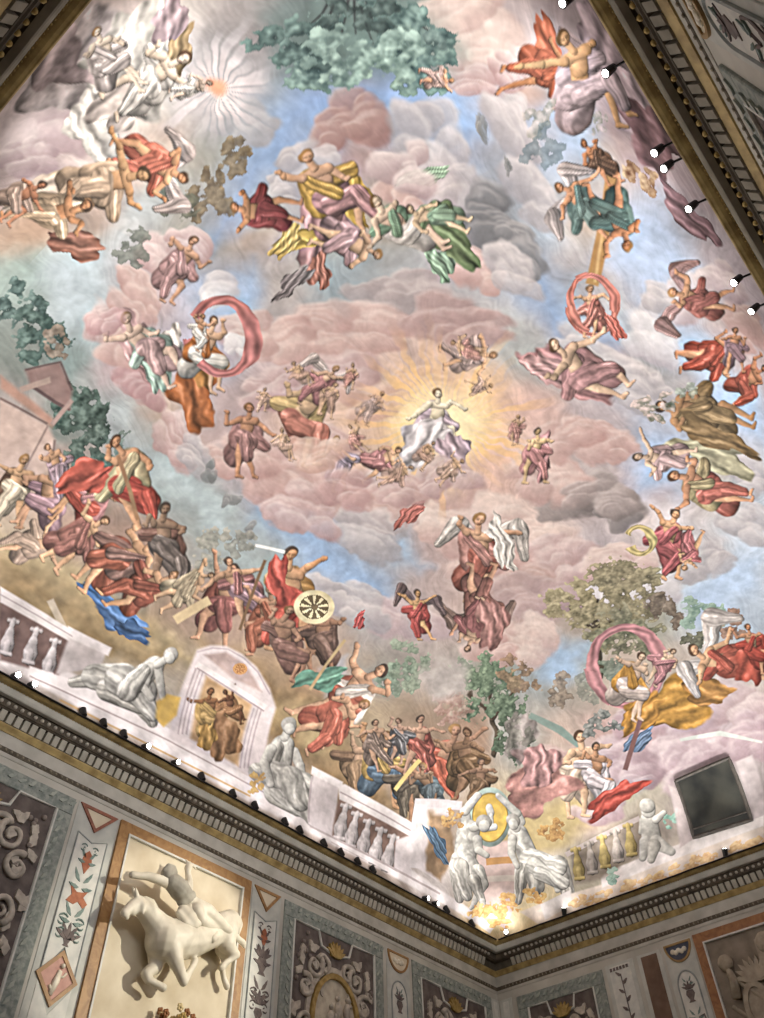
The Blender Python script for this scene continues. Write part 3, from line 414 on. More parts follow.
['cloth',-5.137,-1.325,0.131,-0.025,-0.093,-0.261,{'c':(222,188,110),'seed':22,'k':9}],
['cloth',-4.495,-1.394,0.116,-0.123,-0.241,-0.226,{'c':(182,120,105),'seed':23,'k':9}],
['cloth',-4.56,-0.968,0.14,-0.002,-0.073,-0.399,{'c':(140,128,130),'seed':24,'k':9}],
['cloth',-4.166,-2.984,0.147,0.06,0.107,-0.43,{'c':(160,190,160),'seed':25,'k':7}],
['cloth',-3.722,-3.16,-0.037,-0.297,-0.489,-0.009,{'c':(120,140,98),'seed':26,'k':7}],
['cloth',-3.465,-2.756,0.036,-0.163,-0.32,-0.132,{'c':(150,182,155),'seed':27,'k':9}],
['cloth',-4.629,-3.475,0.099,0.06,0.151,-0.338,{'c':(165,192,165),'seed':271,'k':9}],
['cloth',-5.453,1.304,0.097,-0.247,-0.573,-0.329,{'c':(212,168,168),'seed':28,'k':8}],
['cloth',-4.975,1.527,0.084,-0.169,-0.431,-0.291,{'c':(176,200,188),'seed':29,'k':8}],
['cloth',-5.131,1.058,0.164,-0.129,-0.219,-0.248,{'c':(236,222,216),'seed':30,'k':9}],
['cloth',-4.21,1.509,0.215,-0.289,-0.482,-0.423,{'c':(192,110,62),'seed':31,'k':7}],
['cloth',-4.408,1.059,0.159,-0.215,-0.283,-0.239,{'c':(206,140,74),'seed':32,'k':6}],
['ring',-4.616,0.462,0.514,-0.287,-0.409,-0.586,{'c':(205,128,126),'w':0.27999999999999997,'a0':-165,'a1':155}],
['cloth',-0.947,-3.188,-0.187,-0.299,-0.679,0.366,{'c':(196,140,142),'seed':33,'k':8}],
['cloth',-1.193,-2.898,-0.128,-0.196,-0.306,0.181,{'c':(208,160,160),'seed':34,'k':9}],
['ring',-1.863,-4.295,0.142,-0.398,-0.46,-0.353,{'c':(210,130,118),'w':0.196,'a0':-180,'a1':120}],
['cloth',-1.468,-4.369,-0.028,-0.09,-0.234,0.017,{'c':(206,112,100),'seed':35,'k':9}],
['cloth',0.119,-1.801,0.112,-0.183,-0.404,-0.304,{'c':(204,148,150),'seed':36,'k':7}],
['poly',[-3.6,-5.98,-3.12,-5.47,-2.64,-4.93,-2.2,-4.44,-2.09,-4.59,-2.54,-5.1,-3.05,-5.64,-3.54,-6.16],{'c':(176,132,82),'soft':0.02,'fold':0,'var':0.1}],
['poly',[-3.34,-5.78,-2.6,-4.99,-2.18,-4.57,-2.16,-4.61,-2.58,-5.03,-3.32,-5.82],{'c':(206,165,110),'soft':0.02,'fold':0,'var':0.1}],
['fig',-2.701,0.72,0.641,-0.26,-0.389,-0.74,{'p':'sit','sk':(232,190,150),'d':(206,128,110),'seed':1,'e':(226,190,130)}],
['fig',-2.986,0.059,0.371,-0.075,-0.15,-0.405,{'p':'fly','sk':(226,180,150),'d':(206,140,140),'seed':2,'w':(228,206,200)}],
['fig',-1.286,-0.804,0.323,-0.428,-0.497,-0.432,{'p':'sit','sk':(250,232,200),'d':(240,226,226),'seed':3,'e':(214,190,200)}],
['cloth',-1.148,-0.345,0.307,-0.022,-0.147,-0.544,{'c':(238,226,230),'seed':37,'k':7}],
['cloth',-0.655,-0.661,0.065,-0.28,-0.425,-0.187,{'c':(206,178,190),'seed':38,'k':7}],
['cloth',-0.188,0.751,0.137,0.044,0.031,-0.336,{'c':(206,120,110),'seed':39,'k':9}],
['fig',-1.307,0.384,0.413,0.209,0.116,-0.394,{'p':'fly','sk':(226,176,140),'d':(206,140,140),'seed':4}],
['fig',-1.69,0.917,0.282,-0.314,-0.364,-0.37,{'p':'stand','sk':(224,180,150),'d':(190,170,190),'seed':5}],
['fig',-3.055,1.625,0.454,-0.277,-0.364,-0.553,{'p':'stand','sk':(206,146,112),'d':(178,128,124),'seed':6}],
['fig',-1.987,-2.084,0.365,0.303,0.214,-0.329,{'p':'fly','sk':(240,184,140),'d':(212,180,172),'seed':7,'a':0.8}],
['fig',-2.192,-0.278,0.279,-0.068,-0.124,-0.307,{'p':'fly','sk':(234,184,150),'d':(212,180,172),'seed':8,'a':0.6}],
['cloud',-0.681,0.523,0.362,-0.437,-0.303,-0.283,{'l':(216,186,180),'d':(165,125,125),'n':12,'seed':201,'a':0.9}],
['cloud',-0.367,-0.199,0.38,-0.489,-0.344,-0.298,{'l':(214,188,184),'d':(160,125,128),'n':12,'seed':202,'a':0.9}],
['cloud',-2.045,1.014,0.445,-0.311,-0.232,-0.321,{'l':(222,188,172),'d':(180,138,128),'n':12,'seed':203,'a':0.9}],
['cloud',-1.226,1.154,0.457,-0.329,-0.244,-0.33,{'l':(204,166,162),'d':(160,120,122),'n':12,'seed':204,'a':0.9}],
['fig',0.077,-1.732,0.222,-0.36,-0.435,-0.329,{'p':'stand','sk':(230,190,140),'d':(206,140,140),'seed':9,'a':0.85}],
['fig',-8.467,-1.899,0.777,0.242,0.251,-0.481,{'p':'fly','sk':(240,214,190),'d':(232,222,214),'seed':10}],
['fig',-9.29,-1.862,0.366,-0.297,-0.651,-0.273,{'p':'sit','sk':(238,216,196),'d':(226,210,206),'seed':110}],
['fig',-7.472,-1.019,0.272,0.508,0.612,-0.115,{'p':'fly','sk':(232,166,122),'d':(220,120,96),'seed':11,'w':(228,206,200)}],
['fig',-7.924,-0.43,0.758,0.488,0.474,-0.447,{'p':'recline','sk':(222,166,118),'d':(214,180,150),'seed':12}],
['fig',-8.227,0.225,0.602,0.47,0.464,-0.299,{'p':'recline','sk':(214,150,104),'d':(222,186,150),'seed':13,'f':1}],
['fig',-8.793,0.152,0.548,0.255,0.184,-0.288,{'p':'sit','sk':(210,140,104),'d':(202,168,150),'seed':14}],
['fig',-7.85,-2.11,0.245,0.179,0.217,-0.163,{'p':'fly','sk':(240,210,190),'d':(232,222,214),'seed':15}],
['fig',-5.176,-2.302,0.241,-0.653,-0.697,-0.312,{'p':'sit','sk':(222,172,136),'d':(190,140,140),'seed':16,'e':(210,165,85)}],
['fig',-5.687,-1.467,-0.359,-0.395,-0.38,0.279,{'p':'fly','sk':(206,146,108),'d':(150,70,72),'seed':17}],
['fig',-4.558,-1.929,0.364,0.45,0.403,-0.304,{'p':'fly','sk':(228,184,150),'d':(200,160,165),'seed':18}],
['fig',-4.206,-2.741,-0.053,-0.644,-0.612,-0.031,{'p':'sit','sk':(236,204,176),'d':(232,222,214),'seed':19,'e':(140,170,140)}],
['fig',-4.042,-3.248,-0.194,-0.443,-0.382,0.153,{'p':'recline','sk':(226,196,160),'d':(150,180,150),'seed':191,'e':(130,150,110)}],
['fig',-4.983,-6.037,0.376,0.503,0.273,-0.538,{'p':'fly','sk':(222,150,105),'d':(222,120,88),'seed':20,'w':(206,176,176)}],
['fig',-4.645,-6.539,-0.065,-1.128,-0.617,-0.139,{'p':'sit','sk':(232,176,126),'d':(204,178,186),'seed':21}],
['fig',-3.733,-5.976,-0.065,-0.472,-0.295,-0.027,{'p':'stand','sk':(206,140,100),'d':(120,88,70),'seed':22}],
['fig',-3.18,-5.211,-0.311,-0.598,-0.373,0.279,{'p':'fly','sk':(226,164,124),'d':(110,136,132),'seed':23,'w':(205,190,190)}],
['fig',-2.99,-5.624,0.035,0.68,0.485,0.17,{'p':'fly','sk':(216,150,110),'d':(96,124,120),'seed':24}],
['fig',-5.593,-4.526,0.166,0.144,0.121,-0.188,{'p':'fly','sk':(236,176,140),'d':(212,180,172),'seed':25}],
['tree',-3.428,-6.511,-0.094,-0.321,-0.266,0.073,{'l':(205,175,140),'d':(128,90,66),'seed':61,'a':0.95}],
['fig',-1.762,-4.217,0.127,-0.35,-0.348,-0.266,{'p':'stand','sk':(228,174,136),'d':(210,130,118),'seed':26}],
['fig',-5.955,0.013,0.502,-0.032,-0.149,-0.477,{'p':'recline','sk':(206,156,128),'d':(196,150,150),'seed':27}],
['fig',-5.276,1.287,0.157,-0.584,-0.652,-0.312,{'p':'recline','sk':(232,196,176),'d':(216,176,176),'seed':28,'e':(180,200,190)}],
['fig',-4.593,0.853,0.47,-0.253,-0.368,-0.543,{'p':'sit','sk':(226,180,146),'d':(232,222,214),'seed':29,'e':(196,120,66)}],
['fig',-4.894,0.631,0.262,-0.075,-0.139,-0.283,{'p':'sit','sk':(214,162,128),'d':(232,222,214),'seed':30}],
['fig',-0.851,-3.402,-0.461,-0.759,-0.581,0.293,{'p':'fly','sk':(232,190,160),'d':(198,144,146),'seed':31}],
['fig',-1.576,-6.129,-0.49,-0.501,-0.115,0.538,{'p':'fly','sk':(222,162,124),'d':(170,100,92),'seed':32,'w':(190,150,150)}],
['fig',-0.609,-5.633,0.55,0.289,-0.053,-0.65,{'p':'fly','sk':(224,156,116),'d':(190,84,66),'seed':33}],
['fig',-0.104,-5.98,0.419,0.036,-0.253,-0.626,{'p':'sit','sk':(214,144,106),'d':(196,96,78),'seed':34}],
['fig',-0.735,-6.18,-0.007,-0.408,-0.352,-0.264,{'p':'fly','sk':(214,150,112),'d':(168,130,140),'seed':341}],
['fig',0.4,-4.806,-0.767,-0.721,-0.335,0.592,{'p':'recline','sk':(190,142,100),'d':(168,138,96),'seed':35,'e':(150,122,84)}],
['cloth',1.213,-4.478,-0.317,-0.313,-0.44,0.522,{'c':(186,180,148),'seed':40,'k':8}],
['cloth',0.926,-4.754,-0.203,-0.226,-0.434,0.423,{'c':(150,120,80),'seed':401,'k':7}],
['fig',1.095,-3.589,-0.583,-0.374,-0.161,0.477,{'p':'fly','sk':(232,196,170),'d':(216,180,182),'seed':36}],
['fig',1.924,-3.948,-0.811,-0.621,-0.317,0.577,{'p':'fly','sk':(222,160,122),'d':(200,110,96),'seed':37,'e':(176,156,116)}],
['fig',2.885,-2.581,0.481,-0.361,-0.615,-0.604,{'p':'sit','sk':(230,172,128),'d':(196,100,104),'seed':38}],
['fig',3.132,-2.84,-0.277,0.219,0.377,0.357,{'p':'fly','sk':(232,178,136),'d':(206,120,124),'seed':39}],
['ring',2.552,-2.172,0.127,-0.25,-0.336,-0.21,{'c':(212,190,130),'w':0.42,'a0':-150,'a1':150}],
['tree',0.14,-4.123,0.114,-0.397,-0.342,-0.231,{'l':(200,180,176),'d':(100,105,92),'seed':40,'a':0.95}],
['tree',-0.011,-4.795,0.045,-0.243,-0.257,-0.175,{'l':(180,190,176),'d':(110,120,105),'seed':41,'a':0.7}],
['tree',-4.12,-6.336,-0.008,-0.242,-0.144,-0.054,{'l':(206,190,196),'d':(120,130,115),'seed':42,'a':0.7}],
['tree',-4.471,-5.467,0.037,-0.486,-0.235,-0.083,{'l':(196,184,180),'d':(120,124,116),'seed':43,'a':0.7}],
['tree',-4.133,-5.17,-0.109,-0.593,-0.237,0.028,{'l':(112,130,140),'d':(80,98,108),'seed':44,'a':0.6}],
['fig',1.356,0.463,0.657,-0.411,-0.61,-0.754,{'p':'fly','sk':(230,176,140),'d':(196,112,96),'seed':45,'e':(200,140,130),'w':(236,222,214)}],
['fig',2.093,1.069,-0.42,0.497,0.637,0.526,{'p':'fly','sk':(216,160,130),'d':(176,116,106),'seed':46,'w':(160,128,118)}],
['cloth',1.305,-0.037,0.023,-0.197,-0.63,-0.21,{'c':(240,228,220),'seed':42,'k':10}],
['fig',1.554,2.2,0.327,-0.338,-0.408,-0.396,{'p':'stand','sk':(236,180,126),'d':(206,92,88),'seed':47,'w':(140,116,118)}],
['fig',2.433,1.61,-0.49,0.221,0.34,0.523,{'p':'fly','sk':(212,168,140),'d':(168,104,104),'seed':461}],
['cloth',2.695,1.31,0.251,-0.19,-0.437,-0.469,{'c':(186,130,124),'seed':421,'k':9}],
['fig',-2.685,0.144,0.228,-0.099,-0.145,-0.261,{'p':'fly','sk':(236,190,150),'d':(214,170,150),'seed':400,'a':0.72}],
['fig',-2.564,1.276,0.177,-0.181,-0.212,-0.23,{'p':'sit','sk':(236,190,150),'d':(220,180,160),'seed':401,'a':0.72}],
['fig',-1.88,0.388,0.028,-0.241,-0.242,-0.081,{'p':'fly','sk':(236,190,150),'d':(210,150,140),'seed':402,'a':0.72}],
['fig',-0.959,0.376,0.296,0.207,0.139,-0.268,{'p':'recline','sk':(236,190,150),'d':(214,170,150),'seed':403,'a':0.72}],
['fig',-0.473,-0.399,0.295,0.08,0.014,-0.287,{'p':'recline','sk':(236,190,150),'d':(220,180,160),'seed':404,'a':0.72}],
['fig',-2.814,-0.406,0.119,-0.136,-0.159,-0.151,{'p':'stand','sk':(236,190,150),'d':(210,150,140),'seed':405,'a':0.72}],
['fig',-3.323,0.149,0.074,-0.205,-0.22,-0.12,{'p':'sit','sk':(236,190,150),'d':(214,170,150),'seed':406,'a':0.72}],
['fig',-1.475,-1.857,0.175,0.144,0.101,-0.155,{'p':'fly','sk':(236,190,150),'d':(220,180,160),'seed':407,'a':0.72}],
['fig',-0.499,-1.772,0.118,-0.189,-0.221,-0.173,{'p':'stand','sk':(236,190,150),'d':(210,150,140),'seed':408,'a':0.72}],
['fig',-0.95,-0.276,0.241,-0.017,-0.07,-0.256,{'p':'sit','sk':(236,190,150),'d':(214,170,150),'seed':409,'a':0.72}],
['fig',-3.371,0.862,0.13,-0.128,-0.154,-0.166,{'p':'fly','sk':(236,190,150),'d':(220,180,160),'seed':410,'a':0.72}],
['fig',-2.057,-2.142,-0.197,-0.218,-0.168,0.167,{'p':'fly','sk':(236,190,150),'d':(210,150,140),'seed':411,'a':0.72}],
['cloud',7.474,0.386,0.338,-0.959,-0.815,-0.268,{'l':(224,204,210),'d':(118,90,102),'n':12,'seed':501,'a':0.9}],
['cloud',-4.845,-3.351,0.39,-0.242,-0.204,-0.339,{'l':(222,204,202),'d':(150,122,126),'n':12,'seed':502,'a':0.9}],
['cloud',-6.169,1.238,0.238,-0.154,-0.218,-0.252,{'l':(222,188,188),'d':(158,116,120),'n':12,'seed':503,'a':0.9}],
['cloud',1.427,-2.086,0.331,-0.606,-0.46,-0.311,{'l':(176,158,156),'d':(104,94,94),'n':12,'seed':504,'a':0.9}],
['ring',-4.616,0.462,0.514,-0.287,-0.409,-0.586,{'c':(205,128,126),'w':0.27999999999999997,'a0':-120,'a1':110}],
['ring',-1.877,-4.306,0.133,-0.373,-0.431,-0.331,{'c':(212,132,120),'w':0.22399999999999998,'a0':-20,'a1':260}],
['fig',-5.265,4.667,0.489,-0.184,-0.298,-0.642,{'p':'stand','sk':(206,160,120),'d':(226,206,180),'seed':50,'e':(120,88,70)}],
['fig',-4.776,4.578,0.562,-0.091,-0.219,-0.7,{'p':'sit','sk':(200,150,118),'d':(168,130,140),'seed':51,'f':1}],
['fig',-4.926,3.931,0.131,-0.417,-0.42,-0.264,{'p':'stand','sk':(210,160,124),'d':(170,140,150),'seed':52}],
['fig',-4.274,4.21,0.571,0.125,-0.02,-0.648,{'p':'sit','sk':(212,156,118),'d':(196,88,72),'seed':53,'e':(206,140,140),'f':1}],
['fig',-3.949,3.577,0.287,-0.724,-0.725,-0.493,{'p':'stand','sk':(216,160,120),'d':(200,84,70),'seed':54,'e':(200,180,140)}],
['fig',-4.485,5.518,0.42,0.417,0.255,-0.453,{'p':'recline','sk':(222,172,136),'d':(190,160,140),'seed':55,'f':1}],
['fig',-3.963,4.997,0.56,0.375,0.207,-0.621,{'p':'recline','sk':(222,170,130),'d':(166,108,98),'seed':56}],
['fig',-3.236,4.949,0.725,0.302,0.137,-0.844,{'p':'recline','sk':(216,162,122),'d':(178,98,76),'seed':57,'e':(150,110,100),'f':1}],
['fig',-2.756,4.166,0.513,-0.428,-0.457,-0.677,{'p':'stand','sk':(150,118,96),'d':(118,104,98),'seed':58,'e':(130,92,80)}],
['fig',-2.592,5.218,0.564,0.364,0.23,-0.658,{'p':'recline','sk':(206,156,118),'d':(170,92,72),'seed':59,'e':(150,82,66),'f':1}],
['fig',-1.988,4.722,0.37,0.43,0.318,-0.396,{'p':'recline','sk':(214,170,132),'d':(190,170,140),'seed':60}],
['fig',-1.272,4.525,0.678,-0.203,-0.245,-0.824,{'p':'stand','sk':(204,152,120),'d':(172,104,98),'seed':61,'e':(160,90,76),'f':1}],
['fig',-1.177,4.026,0.337,-0.544,-0.519,-0.459,{'p':'stand','sk':(210,160,126),'d':(168,130,140),'seed':62,'e':(170,112,110)}],
['fig',-0.576,4.343,0.484,-0.419,-0.414,-0.603,{'p':'sit','sk':(196,142,112),'d':(172,100,76),'seed':63,'f':1}],
['fig',-0.368,3.583,0.759,-0.453,-0.512,-0.914,{'p':'stand','sk':(214,158,116),'d':(202,88,72),'seed':64,'e':(190,140,80)}],
['fig',0.527,3.964,0.508,-0.444,-0.463,-0.61,{'p':'stand','sk':(168,124,98),'d':(126,96,84),'seed':65,'e':(110,84,74),'f':1}],
['fig',0.143,4.441,0.612,-0.337,-0.352,-0.726,{'p':'sit','sk':(180,134,108),'d':(140,100,90),'seed':66}],
['fig',1.745,4.744,1.029,0.279,0.218,-1.107,{'p':'fly','sk':(224,170,134),'d':(204,116,92),'seed':67,'e':(222,206,196),'f':1}],
['fig',1.738,5.345,0.638,0.508,0.46,-0.715,{'p':'recline','sk':(220,166,130),'d':(206,108,86),'seed':68}],
['fig',2.821,6.027,0.745,-0.444,-0.328,-0.78,{'p':'stand','sk':(214,170,136),'d':(178,142,108),'seed':69,'e':(150,116,90),'f':1}],
['fig',3.455,5.563,0.836,-0.432,-0.347,-0.852,{'p':'sit','sk':(208,156,112),'d':(96,118,140),'seed':70,'e':(190,156,90)}],
['fig',4.171,5.664,0.682,-0.512,-0.427,-0.655,{'p':'stand','sk':(176,130,100),'d':(110,98,84),'seed':71,'f':1}],
['fig',4.525,4.54,0.772,-0.666,-0.668,-0.744,{'p':'stand','sk':(184,136,108),'d':(200,100,76),'seed':72,'e':(190,92,72)}],
['fig',5.025,4.093,0.667,-0.619,-0.656,-0.636,{'p':'stand','sk':(150,112,84),'d':(124,92,62),'seed':73,'f':1}],
['fig',3.788,4.488,0.542,-0.459,-0.462,-0.544,{'p':'stand','sk':(196,150,124),'d':(180,96,84),'seed':74}],
['fig',3.323,4.712,0.423,-0.347,-0.338,-0.434,{'p':'stand','sk':(190,150,128),'d':(120,116,120),'seed':75,'f':1}],
['fig',2.91,5.199,0.406,-0.444,-0.407,-0.418,{'p':'stand','sk':(200,156,126),'d':(140,118,106),'seed':76}],
['fig',4.737,5.225,0.585,-0.469,-0.427,-0.548,{'p':'stand','sk':(150,116,90),'d':(100,112,120),'seed':77,'f':1}],
['fig',5.723,4.185,0.49,-0.466,-0.493,-0.449,{'p':'stand','sk':(160,120,94),'d':(130,100,74),'seed':78}],
['cloth',-0.833,3.431,0.172,-0.16,-0.339,-0.436,{'c':(204,86,74),'seed':43,'k':5}],
['cloth',-4.524,3.84,0.21,0.175,0.216,-0.401,{'c':(204,92,76),'seed':44,'k':6}],
['cloth',1.06,4.701,0.197,0.206,0.388,-0.46,{'c':(108,160,138),'seed':45,'k':6}],
['disc',-0.011,3.461,0.284,-0.261,-0.233,-0.292,{'c':(206,190,150),'e':(110,92,66)}],
['cloth',0.824,3.083,0.111,0.004,-0.022,-0.196,{'c':(196,92,92),'seed':46,'k':9}],
['poly',[-4.4,3.19,-3.85,3.64,-3.4,4.06,-3.37,4.0,-3.81,3.58,-4.37,3.13],{'c':(150,110,80),'soft':0.02,'fold':0,'var':0.1}],
['poly',[-1.59,3.18,-1.12,2.94,-1.15,2.88,-1.62,3.13],{'c':(225,225,225),'soft':0.02,'fold':0,'var':0.1}],
['poly',[-1.31,3.29,-1.01,4.15,-0.8,4.8,-0.75,4.78,-0.96,4.13,-1.26,3.27],{'c':(120,90,66),'soft':0.02,'fold':0,'var':0.1}],
['poly',[0.87,3.63,0.99,5.03,1.05,5.03,0.93,3.63],{'c':(176,150,110),'soft':0.02,'fold':0,'var':0.1}],
['poly',[4.0,5.84,4.09,4.78,3.98,4.78,3.89,5.83],{'c':(206,180,110),'soft':0.02,'fold':0,'var':0.1}],
['poly',[5.14,2.15,5.92,1.87,6.91,1.63,6.87,1.54,5.83,1.69,5.06,2.02],{'c':(130,150,142),'soft':0.02,'fold':0,'var':0.1}],
['poly',[-3.72,6.4,-2.96,7.11,-2.89,6.98,-3.66,6.28],{'c':(176,160,140),'soft':0.02,'fold':0,'var':0.1}],
['poly',[-1.73,5.42,-1.46,4.66,-1.61,4.57,-1.88,5.33],{'c':(196,170,130),'soft':0.02,'fold':0,'var':0.1}],
['cloud',7.584,0.32,0.398,-1.15,-0.982,-0.317,{'l':(206,184,192),'d':(128,98,110),'n':12,'seed':300,'a':0.9}],
['cloud',7.692,-0.66,0.294,-0.986,-0.925,-0.287,{'l':(206,186,192),'d':(150,120,130),'n':12,'seed':301,'a':0.9}],
['cloud',7.798,1.026,0.453,-0.679,-0.622,-0.297,{'l':(190,168,176),'d':(120,92,102),'n':12,'seed':302,'a':0.9}],
['cloud',7.173,-1.769,0.342,-0.675,-0.676,-0.311,{'l':(206,184,186),'d':(150,122,128),'n':12,'seed':303,'a':0.9}],
['cloud',8.316,2.051,0.508,-0.721,-0.592,-0.278,{'l':(200,176,184),'d':(150,118,128),'n':12,'seed':304,'a':0.9}],
['cloud',8.231,-1.623,0.309,-0.587,-0.643,-0.27,{'l':(196,172,180),'d':(140,110,120),'n':12,'seed':305,'a':0.9}],
['cloud',8.501,-0.084,0.046,-0.75,-0.69,-0.1,{'l':(200,178,186),'d':(140,110,120),'n':12,'seed':306,'a':0.9}],
['cloud',6.78,0.276,0.331,-0.507,-0.545,-0.282,{'l':(196,170,176),'d':(150,118,126),'n':12,'seed':307,'a':0.9}],
['cloud',6.819,2.369,0.479,-0.598,-0.534,-0.325,{'l':(206,170,166),'d':(170,128,126),'n':12,'seed':308,'a':0.9}],
['ring',5.172,-0.259,0.376,-0.74,-1.057,-0.527,{'c':(205,140,146),'w':0.238,'a0':-190,'a1':60}],
['cloth',6.619,-0.501,0.602,0.215,0.285,-0.882,{'c':(212,152,62),'seed':50,'k':8}],
['cloth',6.533,0.147,0.366,-0.019,-0.197,-0.608,{'c':(206,144,60),'seed':51,'k':7}],
['cloth',6.598,-1.288,0.3,0.197,0.356,-0.383,{'c':(196,138,70),'seed':52,'k':6}],
['ring',5.275,-0.269,0.375,-0.743,-1.062,-0.525,{'c':(205,140,146),'w':0.238,'a0':-10,'a1':235}],
['fig',5.719,-0.109,0.597,-0.364,-0.59,-0.585,{'p':'sit','sk':(236,198,168),'d':(222,200,190),'seed':53,'e':(208,150,66)}],
['fig',5.544,-0.842,0.414,-0.16,-0.311,-0.393,{'p':'fly','sk':(234,196,166),'d':(205,140,146),'seed':54}],
['fig',6.189,-2.026,-0.714,-0.776,-0.791,0.344,{'p':'recline','sk':(228,174,132),'d':(196,92,74),'seed':55,'w':(232,220,216)}],
['cloth',6.218,-2.433,0.266,-0.201,-0.522,-0.425,{'c':(200,84,66),'seed':53,'k':5}],
['fig',5.995,-2.646,0.168,-0.417,-0.621,-0.304,{'p':'sit','sk':(214,150,112),'d':(190,70,56),'seed':56}],
['fig',7.171,2.149,0.51,-0.828,-1.045,-0.495,{'p':'stand','sk':(232,186,148),'d':(235,205,182),'seed':57}],
['fig',7.503,1.702,0.483,-0.544,-0.725,-0.447,{'p':'sit','sk':(206,150,112),'d':(214,200,206),'seed':58}],
['cloth',8.351,1.745,0.359,0.007,-0.051,-0.8,{'c':(190,70,58),'seed':54,'k':6}],
['cloth',6.888,3.172,0.713,0.087,0.132,-1.024,{'c':(202,140,132),'seed':55,'k':6}],
['cloth',6.381,2.68,0.565,-0.308,-0.36,-0.467,{'c':(204,148,148),'seed':56,'k':9}],
['cloth',5.38,2.575,0.329,-0.206,-0.44,-0.526,{'c':(168,152,150),'seed':57,'k':5,'a':0.7}],
['cloth',7.154,0.467,0.277,0.019,-0.047,-0.438,{'c':(110,132,168),'seed':58,'k':9}],
['cloth',8.824,-0.066,0.092,-0.042,-0.143,-0.147,{'c':(110,140,180),'seed':59,'k':9}],
['poly',[6.61,0.24,7.69,1.16,7.78,1.08,6.7,0.18],{'c':(120,84,84),'soft':0.02,'fold':0,'var':0.1}],
['poly',[7.65,-0.24,7.91,-1.0,8.51,-1.65,8.46,-1.68,7.78,-1.06,7.57,-0.26],{'c':(200,204,200),'soft':0.02,'fold':0,'var':0.1}],
['tree',6.294,0.988,0.257,-0.36,-0.404,-0.231,{'l':(150,150,146),'d':(86,92,90),'seed':59,'a':0.95}],
['poly',[-3.85,8.18,-4.06,7.54,-3.37,7.53,-1.73,7.55,-0.92,7.65,0.42,7.63,2.71,7.57,5.42,7.55,6.46,7.59,9.87,7.31,9.82,7.88,0.88,8.27],{'c':(222,212,212),'soft':0.06,'fold':0,'var':0.08}],
['poly',[-4.34,6.85,-3.02,6.86,-2.97,7.77,-3.88,8.09],{'c':(122,98,94),'soft':0.05,'fold':0,'var':0.4}],
['baluster',-3.92,7.501,0.138,-0.052,-0.076,-0.408,{'c':(216,204,206)}],
['baluster',-3.543,7.435,0.14,-0.053,-0.073,-0.405,{'c':(216,204,206)}],
['baluster',-3.202,7.451,0.142,-0.054,-0.069,-0.406,{'c':(216,204,206)}],
['poly',[-4.47,6.58,-3.13,6.69,-3.02,6.94,-4.33,6.89],{'c':(222,212,212),'soft':0.03,'fold':0,'var':0.1}],
['poly',[-3.12,6.79,-2.46,6.73,-2.43,7.13,-3.01,7.75],{'c':(204,192,192),'soft':0.04,'fold':0,'var':0.1}],
['poly',[-3.22,6.65,-2.43,6.6,-2.41,6.8,-3.16,6.87],{'c':(222,212,212),'soft':0.03,'fold':0,'var':0.1}],
['poly',[-4.4,6.75,-3.08,6.82,-3.08,6.79,-4.4,6.72],{'c':(180,166,168),'soft':0.02,'fold':0,'var':0.1}],
['poly',[-3.43,7.87,-2.27,7.58,-0.9,7.58,-0.92,7.8,-2.26,7.94,-3.39,8.11],{'c':(230,220,220),'soft':0.03,'fold':0,'var':0.1}],
['poly',[-3.36,8.11,-0.91,7.87,0.8,7.85,2.75,7.79,2.76,7.74,0.81,7.81,-0.91,7.83,-3.36,8.07],{'c':(176,160,160),'soft':0.02,'fold':0,'var':0.1}],
['poly',[-2.8,8.29,0.85,8.12,0.86,8.07,-2.79,8.24],{'c':(206,170,120),'soft':0.02,'fold':0,'var':0.1}],
['poly',[-0.92,7.8,-1.14,5.96,-1.18,5.67,-1.04,5.43,-0.8,5.25,-0.47,5.21,-0.1,5.27,0.34,5.51,0.65,5.82,1.02,7.6,0.45,7.66],{'c':(212,198,200),'soft':0.05,'fold':0,'var':0.08}],
['poly',[-1.03,5.68,-0.73,5.36,-0.3,5.35,0.25,5.68,-0.37,5.79],{'c':(176,152,148),'soft':0.05,'fold':0,'var':0.25}],
['disc',-0.342,5.514,0.111,-0.089,-0.063,-0.114,{'c':(190,140,90),'e':(160,110,70)}],
['poly',[-0.8,6.06,0.21,6.05,0.47,7.55,-0.55,7.53],{'c':(186,148,108),'soft':0.06,'fold':0,'var':0.3}],
['fig',-0.347,6.792,0.429,-0.32,-0.21,-0.539,{'p':'sit','sk':(160,108,70),'d':(196,158,96),'seed':60}],
['fig',-0.118,6.405,0.224,-0.335,-0.253,-0.267,{'p':'sit','sk':(120,78,54),'d':(170,120,80),'seed':61}],
['cloth',0.006,7.175,0.369,-0.002,0.054,-0.55,{'c':(176,128,88),'seed':64,'k':6}],
['cloth',-0.338,7.292,0.196,0.0,0.03,-0.299,{'c':(206,158,84),'seed':641,'k':6}],
['poly',[-1.04,6.03,-0.79,7.6,-0.77,7.59,-1.01,6.02],{'c':(178,162,166),'soft':0.02,'fold':0,'var':0.1}],
['poly',[0.27,6.11,0.5,7.57,0.53,7.56,0.29,6.1],{'c':(178,162,166),'soft':0.02,'fold':0,'var':0.1}],
['poly',[-0.97,5.98,-0.73,7.55,-0.7,7.54,-0.95,5.98],{'c':(178,162,166),'soft':0.02,'fold':0,'var':0.1}],
['poly',[0.34,6.06,0.58,7.52,0.6,7.51,0.36,6.05],{'c':(178,162,166),'soft':0.02,'fold':0,'var':0.1}],
['poly',[-0.91,5.94,-0.66,7.5,-0.63,7.49,-0.89,5.93],{'c':(178,162,166),'soft':0.02,'fold':0,'var':0.1}],
['poly',[0.4,6.01,0.65,7.47,0.68,7.46,0.43,6.0],{'c':(178,162,166),'soft':0.02,'fold':0,'var':0.1}],
